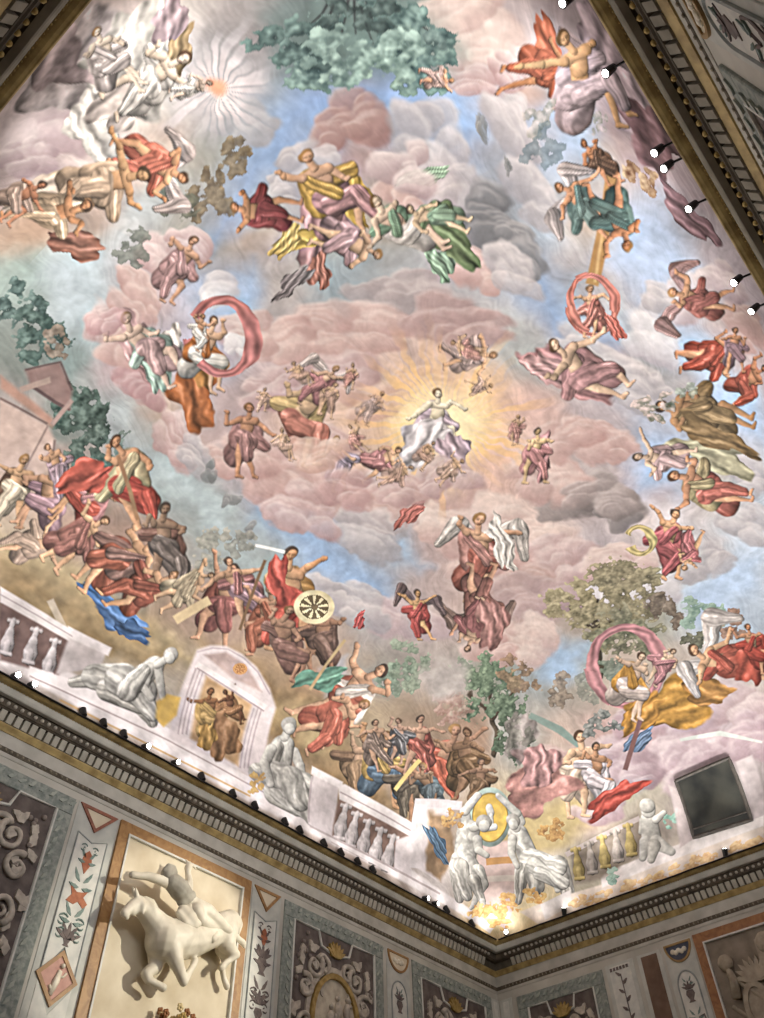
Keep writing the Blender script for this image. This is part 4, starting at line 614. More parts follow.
['poly',[-1.06,6.02,0.48,6.02,0.48,5.88,-1.06,5.88],{'c':(224,212,212),'soft':0.02,'fold':0,'var':0.1}],
['poly',[-1.01,6.03,0.48,6.06,0.48,6.02,-1.01,6.0],{'c':(170,152,156),'soft':0.02,'fold':0,'var':0.1}],
['poly',[-1.15,5.72,-0.97,5.47,-0.73,5.3,-0.4,5.28,-0.03,5.37,0.4,5.64,0.41,5.61,-0.02,5.33,-0.4,5.24,-0.74,5.27,-0.99,5.44,-1.17,5.7],{'c':(176,160,164),'soft':0.02,'fold':0,'var':0.1}],
['poly',[-1.33,7.17,-1.22,6.89,-1.01,6.81,-0.94,7.21,-1.07,7.6,-1.24,7.51],{'c':(222,180,90),'soft':0.05,'fold':0,'var':0.1}],
['limbs',-1.972,7.292,0.793,-0.616,-0.386,-1.099,{'q':[0.458,-0.374,0.57,-0.636,0.224,0.112,1,18,-0.888,0.093,-0.402,0.187,0.093,0.187,1,22,-0.495,0.206,0.009,0.15,0.243,0.318,0,24,-0.252,-0.037,0.346,-0.224,0.224,0.262,1,22,-0.028,0.15,0.383,-0.075,0.299,0.299,0,20,0.308,-0.037,0.57,-0.486,0.262,0.15,0,24,0.308,0.112,0.589,0.411,0.206,0.187,1,14,0.514,0.374,0.421,0.0,0.093,0.084,0,0,0.421,0.0,0.57,-0.187,0.075,0.065,0,0,0.664,0.374,0.738,0.037,0.084,0.075,0,0,0.738,0.037,0.794,-0.206,0.075,0.056,0,0,0.645,0.43,0.776,0.523,0.075,0.075,0,0,0.869,0.636,0.888,0.617,0.131,0.121,2,0,0.85,0.579,0.869,0.542,0.097,0.093,0,0,0.383,0.299,0.121,-0.037,0.15,0.224,0,26],'c':[(226,222,214),(212,207,198),(198,192,184)]}],
['poly',[-1.33,7.17,-1.22,6.89,-1.01,6.81,-0.94,7.21,-1.07,7.6,-1.24,7.51],{'c':(222,180,90),'soft':0.05,'fold':0,'var':0.1}],
['limbs',1.476,7.045,1.095,-0.745,-0.422,-1.241,{'q':[-0.545,0.018,-0.291,-0.273,0.164,0.145,1,18,-0.218,-0.345,0.145,-0.636,0.255,0.164,1,22,-0.073,-0.309,0.545,-0.891,0.273,0.145,0,26,0.218,-0.345,0.436,-0.818,0.218,0.182,1,24,0.091,0.382,0.218,0.127,0.091,0.082,0,0,0.218,0.127,0.291,-0.164,0.082,0.064,0,0,-0.109,0.491,-0.127,0.091,0.2,0.182,0,12,-0.218,0.455,-0.291,0.091,0.127,0.109,1,10,-0.255,-0.018,0.291,-0.2,0.236,0.218,0,22,0.036,-0.127,0.218,-0.491,0.255,0.218,0,24,-0.309,0.418,-0.418,0.164,0.1,0.091,0,0,-0.418,0.164,-0.327,-0.2,0.084,0.073,0,0,-0.091,0.636,-0.055,0.745,0.073,0.073,0,0,-0.055,0.891,-0.036,0.836,0.127,0.118,2,0,-0.036,0.818,-0.018,0.782,0.091,0.087,0,0],'c':[(226,222,214),(212,207,198),(198,192,184)]}],
['tree',0.903,7.68,0.254,-0.172,-0.06,-0.253,{'l':(216,180,110),'d':(190,150,90),'seed':63,'a':0.95}],
['poly',[1.99,6.66,2.65,6.56,2.96,8.05,2.21,7.99],{'c':(206,194,196),'soft':0.04,'fold':0,'var':0.1}],
['poly',[1.9,6.56,2.7,6.47,2.72,6.66,1.95,6.75],{'c':(224,214,214),'soft':0.03,'fold':0,'var':0.1}],
['poly',[2.76,6.84,4.96,6.61,4.81,8.03,2.86,8.11],{'c':(136,108,98),'soft':0.05,'fold':0,'var':0.4}],
['baluster',3.012,7.435,0.226,-0.087,-0.024,-0.5,{'c':(222,210,210)}],
['baluster',3.337,7.468,0.235,-0.09,-0.019,-0.511,{'c':(222,210,210)}],
['baluster',3.7,7.485,0.246,-0.094,-0.016,-0.525,{'c':(222,210,210)}],
['baluster',4.079,7.5,0.258,-0.098,-0.012,-0.54,{'c':(222,210,210)}],
['baluster',4.469,7.484,0.27,-0.103,-0.013,-0.555,{'c':(222,210,210)}],
['poly',[2.61,6.59,2.76,6.49,4.86,6.28,5.01,6.65,2.77,6.92],{'c':(222,212,212),'soft':0.03,'fold':0,'var':0.1}],
['poly',[4.56,7.01,4.96,6.55,5.35,7.79,4.71,7.83],{'c':(212,200,202),'soft':0.04,'fold':0,'var':0.1}],
['poly',[2.72,6.76,4.94,6.52,4.94,6.47,2.73,6.72],{'c':(176,162,164),'soft':0.02,'fold':0,'var':0.1}],
['poly',[2.77,8.11,4.91,8.05,4.97,7.87,2.82,7.95],{'c':(222,212,212),'soft':0.02,'fold':0,'var':0.1}],
['poly',[2.26,8.04,6.48,7.77,6.51,7.68,2.28,7.98],{'c':(180,166,166),'soft':0.02,'fold':0,'var':0.1}],
['poly',[1.97,6.79,2.21,7.94,2.25,7.91,2.01,6.77],{'c':(182,168,170),'soft':0.02,'fold':0,'var':0.1}],
['poly',[4.55,5.71,5.36,5.06,5.68,5.34,6.22,7.35,5.26,7.4],{'c':(212,200,202),'soft':0.04,'fold':0,'var':0.1}],
['poly',[5.09,5.81,5.69,5.45,6.4,6.08,6.36,7.26,5.77,7.26],{'c':(150,120,90),'soft':0.1,'fold':0,'var':0.4}],
['poly',[4.65,5.88,5.83,5.05,5.67,4.85,4.53,5.67],{'c':(206,194,198),'soft':0.02,'fold':0,'var':0.1}],
['poly',[4.61,5.81,5.22,7.51,5.62,7.3,4.92,5.61],{'c':(214,204,206),'soft':0.02,'fold':0,'var':0.1}],
['cloth',5.79,6.349,0.116,-0.203,-0.605,-0.253,{'c':(90,120,150),'seed':64,'k':9}],
['poly',[7.0,5.39,7.62,4.57,9.33,5.25,10.6,6.75,8.9,7.17,7.59,6.4],{'c':(214,186,180),'soft':0.06,'fold':0,'var':0.15}],
['poly',[7.64,5.7,8.3,4.96,8.1,4.84,7.46,5.55],{'c':(206,150,90),'soft':0.02,'fold':0,'var':0.1}],
['poly',[7.94,6.25,8.93,5.2,8.73,5.09,7.78,6.1],{'c':(222,206,196),'soft':0.02,'fold':0,'var':0.1}],
['medal',6.641,4.609,0.488,-0.467,-0.667,-0.582,{'c':(170,190,180),'e':(232,190,84)}],
['limbs',7.024,5.968,1.967,-1.603,-1.354,-1.617,{'q':[-0.198,-0.191,-0.26,-0.618,0.153,0.092,2,22,-0.061,0.527,-0.092,0.679,0.069,0.061,0,0,-0.092,0.679,0.046,0.908,0.058,0.046,0,0,-0.031,0.42,-0.076,0.023,0.153,0.168,0,10,-0.107,-0.038,0.061,-0.313,0.198,0.198,0,24,-0.183,-0.13,-0.092,-0.588,0.168,0.107,1,24,0.092,0.298,0.122,0.145,0.07,0.061,0,0,0.122,0.145,0.244,0.069,0.058,0.046,0,0,0.122,-0.191,0.229,-0.405,0.122,0.092,0,16,0.229,-0.405,0.0,-0.786,0.092,0.055,0,0,0.0,-0.786,-0.061,-0.832,0.052,0.037,0,0,0.061,-0.344,0.214,-0.71,0.122,0.069,1,14,0.214,-0.71,0.26,-0.908,0.061,0.052,0,0,0.031,0.466,0.122,0.511,0.061,0.061,0,0,0.153,0.557,0.168,0.542,0.098,0.092,2,0,0.168,0.511,0.168,0.481,0.073,0.07,0,0],'c':[(226,222,214),(212,207,198),(198,192,184)]}],
['limbs',8.664,3.973,1.232,-1.516,-1.78,-0.943,{'q':[0.246,-0.23,0.492,-0.672,0.18,0.115,2,24,0.492,-0.672,0.59,-0.902,0.098,0.049,2,18,-0.328,0.492,-0.361,0.623,0.075,0.066,0,0,-0.361,0.623,-0.59,0.902,0.062,0.046,0,0,-0.393,0.295,-0.262,-0.066,0.164,0.18,0,10,-0.213,-0.131,0.246,-0.262,0.197,0.164,0,24,-0.377,-0.328,-0.475,-0.885,0.148,0.098,1,24,-0.164,-0.328,-0.082,-0.623,0.18,0.148,1,22,-0.148,-0.23,0.279,-0.541,0.148,0.082,0,10,0.279,-0.541,0.311,-0.656,0.072,0.049,0,0,-0.492,0.23,-0.541,0.0,0.075,0.066,0,0,-0.541,0.0,-0.459,-0.23,0.062,0.052,0,0,-0.41,0.393,-0.443,0.443,0.066,0.066,0,0,-0.443,0.525,-0.426,0.508,0.102,0.095,2,0,-0.443,0.475,-0.443,0.443,0.075,0.075,0,0,-0.049,-0.361,0.377,-0.525,0.131,0.115,0,24],'c':[(226,222,214),(212,207,198),(198,192,184)]}],
['tree',9.183,7.009,0.793,-0.661,-0.482,-0.537,{'l':(240,200,120),'d':(206,142,70),'seed':490,'a':0.9}],
['tree',9.65,5.827,0.757,-0.329,-0.26,-0.536,{'l':(240,200,120),'d':(206,142,70),'seed':512,'a':0.9}],
['tree',8.419,7.241,0.458,-0.55,-0.407,-0.262,{'l':(240,200,120),'d':(206,142,70),'seed':478,'a':0.9}],
['tree',10.117,6.904,0.615,-0.629,-0.573,-0.373,{'l':(240,200,120),'d':(206,142,70),'seed':500,'a':0.9}],
['tree',9.786,4.943,0.472,-0.32,-0.32,-0.311,{'l':(240,200,120),'d':(206,142,70),'seed':532,'a':0.9}],
['tree',10.317,4.619,0.228,-0.332,-0.381,-0.123,{'l':(240,200,120),'d':(206,142,70),'seed':545,'a':0.9}],
['tree',8.181,3.472,0.319,-0.394,-0.392,-0.216,{'l':(206,160,90),'d':(150,106,60),'seed':68,'a':0.95}],
['tree',5.774,5.45,0.359,-0.293,-0.217,-0.264,{'l':(216,178,110),'d':(170,120,70),'seed':69,'a':0.95}],
['poly',[10.2,5.67,10.73,2.94,10.87,-0.88,11.48,-0.73,11.37,2.02,11.4,5.07],{'c':(222,204,190),'soft':0.05,'fold':0,'var':0.1}],
['poly',[10.41,4.85,10.42,3.77,11.03,3.86,11.2,4.84],{'c':(224,214,212),'soft':0.04,'fold':0,'var':0.1}],
['poly',[10.35,2.84,10.54,-0.97,10.87,-0.88,10.86,2.91],{'c':(228,218,216),'soft':0.04,'fold':0,'var':0.1}],
['poly',[9.08,3.34,9.13,1.36,10.3,1.76,10.55,2.9,10.33,3.58],{'c':(150,135,120),'soft':0.1,'fold':0,'var':0.3}],
['poly',[9.28,3.45,9.3,1.39,9.14,1.39,9.1,3.45],{'c':(196,180,176),'soft':0.02,'fold':0,'var':0.1}],
['baluster',9.678,3.269,0.098,-0.208,-0.541,-0.133,{'c':(206,180,110)}],
['baluster',9.701,2.887,0.09,-0.199,-0.527,-0.126,{'c':(196,182,172)}],
['baluster',9.714,2.521,0.083,-0.191,-0.516,-0.12,{'c':(206,180,110)}],
['baluster',9.72,2.168,0.078,-0.185,-0.506,-0.117,{'c':(196,182,172)}],
['baluster',9.72,1.827,0.073,-0.179,-0.497,-0.114,{'c':(206,180,110)}],
['tree',11.041,3.604,0.027,-0.46,-0.353,0.017,{'l':(240,204,140),'d':(214,158,98),'seed':583,'a':0.75}],
['tree',11.118,3.027,0.017,-0.422,-0.332,0.016,{'l':(240,204,140),'d':(214,158,98),'seed':603,'a':0.75}],
['tree',11.214,2.367,0.009,-0.389,-0.313,0.013,{'l':(240,204,140),'d':(214,158,98),'seed':628,'a':0.75}],
['tree',11.233,1.865,0.006,-0.369,-0.301,0.01,{'l':(240,204,140),'d':(214,158,98),'seed':648,'a':0.75}],
['tree',11.252,1.317,0.004,-0.35,-0.291,0.006,{'l':(240,204,140),'d':(214,158,98),'seed':671,'a':0.75}],
['tree',11.257,0.813,0.002,-0.337,-0.284,0.003,{'l':(240,204,140),'d':(214,158,98),'seed':693,'a':0.75}],
['tree',11.26,0.326,0.001,-0.327,-0.279,-0.001,{'l':(240,204,140),'d':(214,158,98),'seed':715,'a':0.75}],
['tree',11.273,-0.165,0.001,-0.318,-0.276,-0.004,{'l':(240,204,140),'d':(214,158,98),'seed':738,'a':0.75}],
['tree',11.262,-0.61,-0.0,-0.313,-0.274,-0.007,{'l':(240,204,140),'d':(214,158,98),'seed':759,'a':0.75}],
['limbs',9.854,1.211,0.407,-0.665,-0.961,-0.318,{'q':[-0.409,0.364,-0.47,0.03,0.109,0.091,1,0,-0.227,0.424,-0.167,-0.091,0.242,0.303,0,0,-0.318,-0.303,-0.409,-0.758,0.227,0.121,0,0,-0.015,-0.273,0.47,-0.576,0.227,0.121,0,0,-0.076,-0.394,-0.136,-0.818,0.212,0.121,1,0,-0.015,0.394,0.227,0.606,0.115,0.079,0,0,-0.227,0.727,-0.227,0.667,0.218,0.212,0,0,-0.258,0.818,-0.227,0.818,0.218,0.212,1,0],'c':[(226,222,214),(212,207,198),(198,192,184)]}],
['tree',9.665,0.895,0.129,-0.212,-0.308,-0.106,{'l':(150,190,175),'d':(110,155,140),'seed':71,'a':0.95}],
['tree',10.56,2.563,0.163,-0.271,-0.318,-0.085,{'l':(170,196,180),'d':(125,160,146),'seed':72,'a':0.95}],
['poly',[8.65,0.49,8.93,0.32,10.45,0.52,10.58,0.88],{'c':(204,188,188),'soft':0.04,'fold':0,'var':0.1}],
['poly',[8.76,-0.98,8.74,-1.35,9.83,-1.2,10.54,-0.97,10.56,-0.71],{'c':(200,186,188),'soft':0.04,'fold':0,'var':0.15}],
]
WINDOW = [8.638, 0.294, 8.594, -0.913, 10.561, -0.715, 10.446, 0.517]

NS, NT = 1180, 860
cs1 = np.linspace(-LS, LS, NS); ct1 = np.linspace(-LT, LT, NT)
CSg, CTg = np.meshgrid(cs1, ct1, indexing='xy')           # shape (NT, NS)
PX, PY, PZ = vault_point(CSg, CTg)
_rng = np.random.default_rng(7)
_lat = _rng.random((64, 64, 64)).astype(np.float32)
def vnoise(x, y, z, sc):
    x = x*sc; y = y*sc; z = z*sc
    xi = np.floor(x).astype(int); yi = np.floor(y).astype(int); zi = np.floor(z).astype(int)
    fx = x-xi; fy = y-yi; fz = z-zi
    fx = fx*fx*(3-2*fx); fy = fy*fy*(3-2*fy); fz = fz*fz*(3-2*fz)
    xi &= 63; yi &= 63; zi &= 63; x2 = (xi+1) & 63; y2 = (yi+1) & 63; z2 = (zi+1) & 63
    L = _lat
    c = (L[xi,yi,zi]*(1-fx)+L[x2,yi,zi]*fx)*(1-fy)+(L[xi,y2,zi]*(1-fx)+L[x2,y2,zi]*fx)*fy
    d = (L[xi,yi,z2]*(1-fx)+L[x2,yi,z2]*fx)*(1-fy)+(L[xi,y2,z2]*(1-fx)+L[x2,y2,z2]*fx)*fy
    return c*(1-fz)+d*fz
def fbm(sc, off=0., oct=3):
    a = 0; amp = .5; tot = 0
    for k in range(oct):
        a = a + amp*vnoise(PX+off+k*7.3, PY+off*1.7, PZ*1.3+off*.6, sc*2**k); tot += amp; amp *= .55
    return (a/tot).astype(np.float32)
N_BIG = fbm(.45, 3.1, 4); N_MID = fbm(1.4, 11.7, 3); N_FINE = fbm(5.0, 23.3, 2); N_LEAF = fbm(11., 41.9, 2); N_BIG2 = fbm(.5, 57.2, 4)
WX = CSg + (fbm(1.6, 71.3, 3)-.5)*.34 + (fbm(6., 13.3, 2)-.5)*.07
WY = CTg + (fbm(1.6, 91.9, 3)-.5)*.34 + (fbm(6., 33.7, 2)-.5)*.07
def sstep(a, b, x):
    t = np.clip((x-a)/(b-a), 0, 1); return t*t*(3-2*t)
# ground colours: smooth blend of the chart's colour notes, broken up by cloudy drift
IMG = np.zeros((NT, NS, 3), np.float32)
Bx = np.array(BASE, np.float32)
cs_s = cs1[::10]; ct_s = ct1[::10]
gx, gy = np.meshgrid(cs_s, ct_s)
# drift
acc = np.zeros(gx.shape+(3,)); wsum = np.zeros(gx.shape)
for bx, by, r_, g_, b_ in Bx:
    d2 = (gx-bx)**2+(gy-by)**2; wt = 1/(d2+.12)**2.2
    acc += wt[..., None]*np.array([r_, g_, b_]); wsum += wt
base_small = acc/wsum[..., None]
def sample(small, x, y):
    fx = np.clip((x+LS)/(cs_s[1]-cs_s[0]), 0, len(cs_s)-1.001); fy = np.clip((y+LT)/(ct_s[1]-ct_s[0]), 0, len(ct_s)-1.001)
    ix = fx.astype(int); iy = fy.astype(int); fx = (fx-ix)[..., None]; fy = (fy-iy)[..., None]
    return (small[iy, ix]*(1-fx)+small[iy, ix+1]*fx)*(1-fy)+(small[iy+1, ix]*(1-fx)+small[iy+1, ix+1]*fx)*fy
IMG[:] = sample(base_small, CSg+(N_BIG-.5)*1.1+(N_MID-.5)*.5, CTg+(N_BIG2-.5)*1.1+(N_FINE-.5)*.2)
IMG *= (1+(N_BIG+N_MID-1)*.22)[..., None]
def streak(off, along, across, ang):
    ca_, sa_ = math.cos(ang), math.sin(ang); gx_ = CSg+(N_BIG-.5)*2.4+(N_MID-.5)*.6; gy_ = CTg+(N_BIG2-.5)*2.4+(N_MID-.5)*.6; x = gx_*ca_+gy_*sa_; y = -gx_*sa_+gy_*ca_
    return (vnoise(x+off, y*0+off, PZ*0+y*across/along, along)*.6+vnoise(x+off*2, y*0+off, y*across/along*2, along*2.2)*.4).astype(np.float32)
STR = streak(5.5, .8, 3., .5); STR2 = streak(9.1, 2.2, 7., .35)
SHARP_X = CSg+(WX-CSg)*.06; SHARP_Y = CTg+(WY-CTg)*.06; MIDX = CSg+(WX-CSg)*.45; MIDY = CTg+(WY-CTg)*.45
IMG *= (1+(STR-.5)*.16+(STR2-.5)*.10)[..., None]
def region(x0, x1, y0, y1, pad=.35):
    i0 = max(0, int((x0-pad+LS)/(2*LS)*(NS-1))); i1 = min(NS, int((x1+pad+LS)/(2*LS)*(NS-1))+2)
    j0 = max(0, int((y0-pad+LT)/(2*LT)*(NT-1))); j1 = min(NT, int((y1+pad+LT)/(2*LT)*(NT-1))+2)
    return (slice(j0, j1), slice(i0, i1)) if i1 > i0 and j1 > j0 else None
def local(fr, ext=1.35, w=2):
    ox, oy, ax, ay, bx, by = fr
    ex = ext*(abs(ax)+abs(bx)); ey = ext*(abs(ay)+abs(by))
    sl = region(ox-ex, ox+ex, oy-ey, oy+ey, .2)
    if sl is None: return None
    gx_, gy_ = ((SHARP_X, SHARP_Y), (MIDX, MIDY), (WX, WY))[w]
    det = ax*by-bx*ay; dx = gx_[sl]-ox; dy = gy_[sl]-oy
    lx = (by*dx-bx*dy)/det; ly = (-ay*dx+ax*dy)/det
    px = 0.02/math.sqrt(abs(det))              # about one chart step in local units
    return sl, lx, ly, px
def over(sl, col, a):
    v = IMG[sl]; col = np.asarray(col, np.float32)
    v += (col-v)*a[..., None]
def capsule(lx, ly, p, q, ra, rb):
    ax, ay = q[0]-p[0], q[1]-p[1]; L2 = ax*ax+ay*ay+1e-9
    h = np.clip(((lx-p[0])*ax+(ly-p[1])*ay)/L2, 0, 1)
    dx = lx-p[0]-h*ax; dy = ly-p[1]-h*ay; r = ra+(rb-ra)*h
    return np.sqrt(dx*dx+dy*dy)/r, dx/r, dy/r, r, (ax*dy-ay*dx)/math.sqrt(L2)/r, h
LX, LY = -.55, .7
def limb(sl, lx, ly, px, p, q, ra, rb, col, fold=0, seed=0, al=1.):
    d, nx, ny, r, pe, hh = capsule(lx, ly, p, q, ra, rb)
    e = np.maximum(px*1.2/r, .05)
    a = 1-sstep(1-e, 1+e, d)
    if a.max() < .01: return
    nz = np.sqrt(np.maximum(0, 1-np.minimum(d, 1)**2))
    sh = .68+.20*nz+.27*np.clip(nx*LX+ny*LY, -1, 1)+.22*(N_MID[sl]-.5)
    if fold:
        ph = pe*(3.2+.11*fold)+7*(N_MID[sl]-.5)+2.2*(hh-.5)*math.sin(seed+1)+seed
        ph = ph+2.5*(N_BIG2[sl]-.5)*pe; ridge = 1-2*np.abs(np.sin(ph*.5))
        sh = sh*(1+(.03+.26*N_MID[sl]*N_BIG2[sl]*2)*ridge+.07*np.sin(2.3*ph+8*N_FINE[sl]))
    sh = sh*(1+.24*(N_FINE[sl]-.5)+.2*(N_LEAF[sl]-.5))
    c = np.array(col, np.float32)*sh[..., None]
    lt = np.clip(sh-.95, 0, 1)[..., None]; c = c+(255-c)*lt*.5
    rim = sstep(.85, 1.0, d)[..., None]*np.clip(.4-nx*LX-ny*LY, 0, 1)[..., None]; c = c*(1-.30*rim)
    over(sl, c, a*al)
def p_poly(pts, k):
    xs = pts[0::2]; ys = pts[1::2]; sl = region(min(xs), max(xs), min(ys), max(ys))
    if sl is None: return
    sharp = k.get('soft', .05) <= .06; x = (SHARP_X if sharp else WX)[sl]; y = (SHARP_Y if sharp else WY)[sl]; n = len(xs)
    ins = np.zeros(x.shape, bool); dist = np.full(x.shape, 1e9)
    for i in range(n):
        x0, y0, x1, y1 = xs[i-1], ys[i-1], xs[i], ys[i]
        if abs(y1-y0) > 1e-9:
            c = ((y0 > y) != (y1 > y)) & (x < (x1-x0)*(y-y0)/(y1-y0)+x0); ins ^= c
        ex, ey = x1-x0, y1-y0; h = np.clip(((x-x0)*ex+(y-y0)*ey)/(ex*ex+ey*ey+1e-9), 0, 1)
        dist = np.minimum(dist, np.hypot(x-x0-h*ex, y-y0-h*ey))
    sd = np.where(ins, dist, -dist); s = max(k.get('soft', .05), .015)
    a = sstep(-s, s, sd+(0 if sharp else (N_MID[sl]-.5)*s*1.5))
    v = k.get('var', .1); f = 1+v*2*((N_MID[sl]+N_FINE[sl])/2-.5)
    over(sl, np.array(k['c'], np.float32)*f[..., None], a)
def p_cloud(fr, k):
    r = local(fr, 1.7)
    if r is None: return
    sl, lx, ly, px = r; rg = random.Random(k['seed']*31+5); l = np.array(k['l'], np.float32); d = np.array(k['d'], np.float32)
    lx = lx+(N_MID[sl]-.5)*.45+(N_FINE[sl]-.5)*.14; ly = ly+(N_BIG[sl]-.5)*.5+(N_FINE[sl]-.5)*.14; bg = IMG[sl].copy()
    n = k['n']; puffs = []
    for i in range(n):
        t = rg.uniform(0, 2*PI); q = math.sqrt(rg.random())*.75
        puffs.append((math.cos(t)*q, math.sin(t)*q, rg.uniform(.36, .66)))
    puffs.sort(key=lambda p: -p[1])
    for cx, cy, rr in puffs:
        dx = (lx-cx)/rr; dy = (ly-cy)/rr; dd = np.hypot(dx, dy)
        a = (1-sstep(.68, 1.04, dd))*k['a']*(.72+.45*N_BIG2[sl])
        if a.max() < .01: continue
        sh = np.clip(.5+.56*(dx*LX+dy*LY)+.6*(N_MID[sl]-.5)+.3*(N_BIG[sl]-.5), -.15, 1.1)
        rim = sstep(.55, .8, dd)*(1-sstep(.86, 1., dd))*np.clip(dx*LX+dy*LY, 0, 1)*.7
        c = d+(l-d)*sh[..., None]; c = c+(np.array((240, 228, 224))-c)*rim[..., None]*.55; c = c*.9+bg*.1
        over(sl, c, a)
def p_tree(fr, k):
    r = local(fr, 1.5)
    if r is None: return
    sl, lx, ly, px = r; rg = random.Random(k['seed']*17+3); l = np.array(k['l'], np.float32); d = np.array(k['d'], np.float32)
    if k.get('tr'):
        limb(sl, lx, ly, px, (.1, -1.5), (0, .2), .09, .04, (92, 78, 62)); limb(sl, lx, ly, px, (.05, -.6), (.5, .1), .05, .03, (92, 78, 62)); limb(sl, lx, ly, px, (.05, -.5), (-.45, .05), .05, .03, (92, 78, 62))
    m = np.zeros(lx.shape); sh = np.zeros(lx.shape)
    for i in range(11):
        t = rg.uniform(0, 2*PI); q = math.sqrt(rg.random())*.72; rr = rg.uniform(.28, .45)
        dx = (lx-math.cos(t)*q)/rr; dy = (ly-math.sin(t)*q)/rr; b = np.clip(1.15-np.hypot(dx, dy), 0, 1)
        sh = np.where(b > m, dx*LX+dy*LY, sh); m = np.maximum(m, b)
    a = sstep(.40, .56, m+1.25*(N_LEAF[sl]-.5)+.75*(N_FINE[sl]-.5))*k['a']*sstep(.02, .2, m)
    v = np.clip(.42+.33*sh+1.9*(N_LEAF[sl]-.5)+.4*(N_MID[sl]-.5), -.2, 1.1)
    over(sl, d+(l-d)*v[..., None], a)
def p_rays(fr, k):
    r = local(fr, 1.1)
    if r is None: return
    sl, lx, ly, px = r; rr = np.hypot(lx, ly); th = np.arctan2(ly, lx); rg = np.random.default_rng(k['seed'])
    n = k['n']; L = rg.uniform(.45, 1., n+1); L[n] = L[0]; Bv = rg.uniform(.25, 1, n+1); Bv[n] = Bv[0]
    q = (th+PI)/(2*PI)*n; i = np.clip(q.astype(int), 0, n-1); f = q-i
    tri = 1-np.abs(f-.5)*2
    a = Bv[i]*sstep(0, .55, tri)*(1-sstep(L[i]*.4, L[i], rr))*k['a']+.35*k['a']*(1-sstep(.1, .8, rr))
    a = a*(.75+.5*N_FINE[sl])
    c = np.array(k['c'], np.float32); e = np.array(k['e'], np.float32); t = np.clip(rr*1.4, 0, 1)[..., None]
    over(sl, c+(e-c)*t, np.clip(a, 0, 1))
def p_glow(fr, k):
    sl, lx, ly, px = local(fr, 1.3); rr = np.hypot(lx, ly)
    over(sl, np.array(k['c'], np.float32)*np.ones(lx.shape+(1,)), (1-sstep(.15, 1.1, rr))*k['a'])
def p_disc(fr, k):
    sl, lx, ly, px = local(fr, 1.35, 0); rr = np.hypot(lx, ly); th = np.arctan2(ly, lx)
    a = 1-sstep(.95, 1.05, rr); q = (rr > .72) | ((rr > .18) & (rr < .66) & (np.sin(th*9) > .35))
    c = np.where(q[..., None], np.array(k['c'], np.float32), np.array(k['e'], np.float32))*(.85+.3*N_FINE[sl])[..., None]
    over(sl, c, a)
def p_ring(fr, k):
    sl, lx, ly, px = local(fr, 1.4, 1); rr = np.hypot(lx, ly); th = np.degrees(np.arctan2(ly, lx))
    wv = k['w']*(1+.35*np.sin(np.radians(th)*2+1)); d = np.abs(rr-1+wv*.5)/(wv*.55)
    wv = wv*(1+.25*(N_MID[sl]-.5)*2); a0, a1 = k.get('a0', -180), k.get('a1', 180); t = np.where(th < a0, th+360, th)
    a = (1-sstep(.8, 1.1, d))*np.where((t >= a0) & (t <= a1), 1, 0)
    sh = .86+.14*np.sin((rr-1)/wv*9+th*.05+6*(N_MID[sl]-.5))+.06*np.sin(th*.13+8*N_MID[sl])+.25*(N_FINE[sl]-.5)
    over(sl, np.array(k['c'], np.float32)*sh[..., None], a)
def p_cloth(fr, k):
    r = local(fr, 1.45)
    if r is None: return
    sl, lx, ly, px = r; s = k['seed']; rg = random.Random(s*13+1)
    lx = lx+(N_MID[sl]-.5)*.5; ly = ly+(N_BIG[sl]-.5)*.4
    th = np.arctan2(ly, lx); rr = np.hypot(lx, ly)
    edge = 1+.16*np.sin(3*th+s)+.12*np.sin(5*th+2*s)+.07*np.sin(9*th+s)
    d = rr/edge; a = (1-sstep(.9, 1.02, d))*k.get('a', 1.)
    an = rg.uniform(-.5, .5); u = lx*math.cos(an)+ly*math.sin(an)*.35
    f = np.sin(k['k']*(u+.35*np.sin(2.1*ly+s))+4*(N_MID[sl]-.5)); g = np.sin(2.1*k['k']*(u+.2*ly)+s+5*(N_FINE[sl]-.5))
    sh = .86+(.10+.16*N_BIG[sl])*f+(.04+.12*N_MID[sl])*g+.12*(lx*LX+ly*LY)-.1*sstep(.7, 1, d)+.16*(N_LEAF[sl]-.5)
    c = np.array(k['c'], np.float32)*sh[..., None]; c = c+(255-c)*(np.clip(sh-.98, 0, 1)[..., None])*.6
    over(sl, c, a)
def p_baluster(fr, k):
    sl, lx, ly, px = local(fr, 1.35, 0); c = k['c']
    limb(sl, lx, ly, px, (-.55, .9), (.55, .9), .12, .12, c); limb(sl, lx, ly, px, (0, .8), (0, .25), .30, .26, c)
    limb(sl, lx, ly, px, (0, .1), (0, -.3), .5, .78, c); limb(sl, lx, ly, px, (0, -.5), (0, -.75), .4, .34, c); limb(sl, lx, ly, px, (-.6, -.92), (.6, -.92), .12, .12, c)
def p_medal(fr, k):
    sl, lx, ly, px = local(fr, 1.35, 0); rr = np.hypot(lx, ly); e = np.array(k['e'], np.float32); c = np.array(k['c'], np.float32)
    sh = (.9+.25*(lx*LX+ly*LY)+.3*(N_FINE[sl]-.5))[..., None]
    over(sl, c*sh, 1-sstep(.97, 1.03, rr)); over(sl, e*.6*np.ones_like(sh), 1-sstep(.8, .86, rr)); over(sl, e*(.95+.3*(N_FINE[sl]-.5))[..., None], 1-sstep(.76, .82, rr))
    wt = (238, 234, 226)
    limb(sl, lx, ly, px, (.02, .18), (-.04, .32), .17, .16, wt); limb(sl, lx, ly, px, (.05, .1), (.05, -.15), .09, .12, wt); limb(sl, lx, ly, px, (-.2, -.32), (.24, -.3), .14, .12, wt)
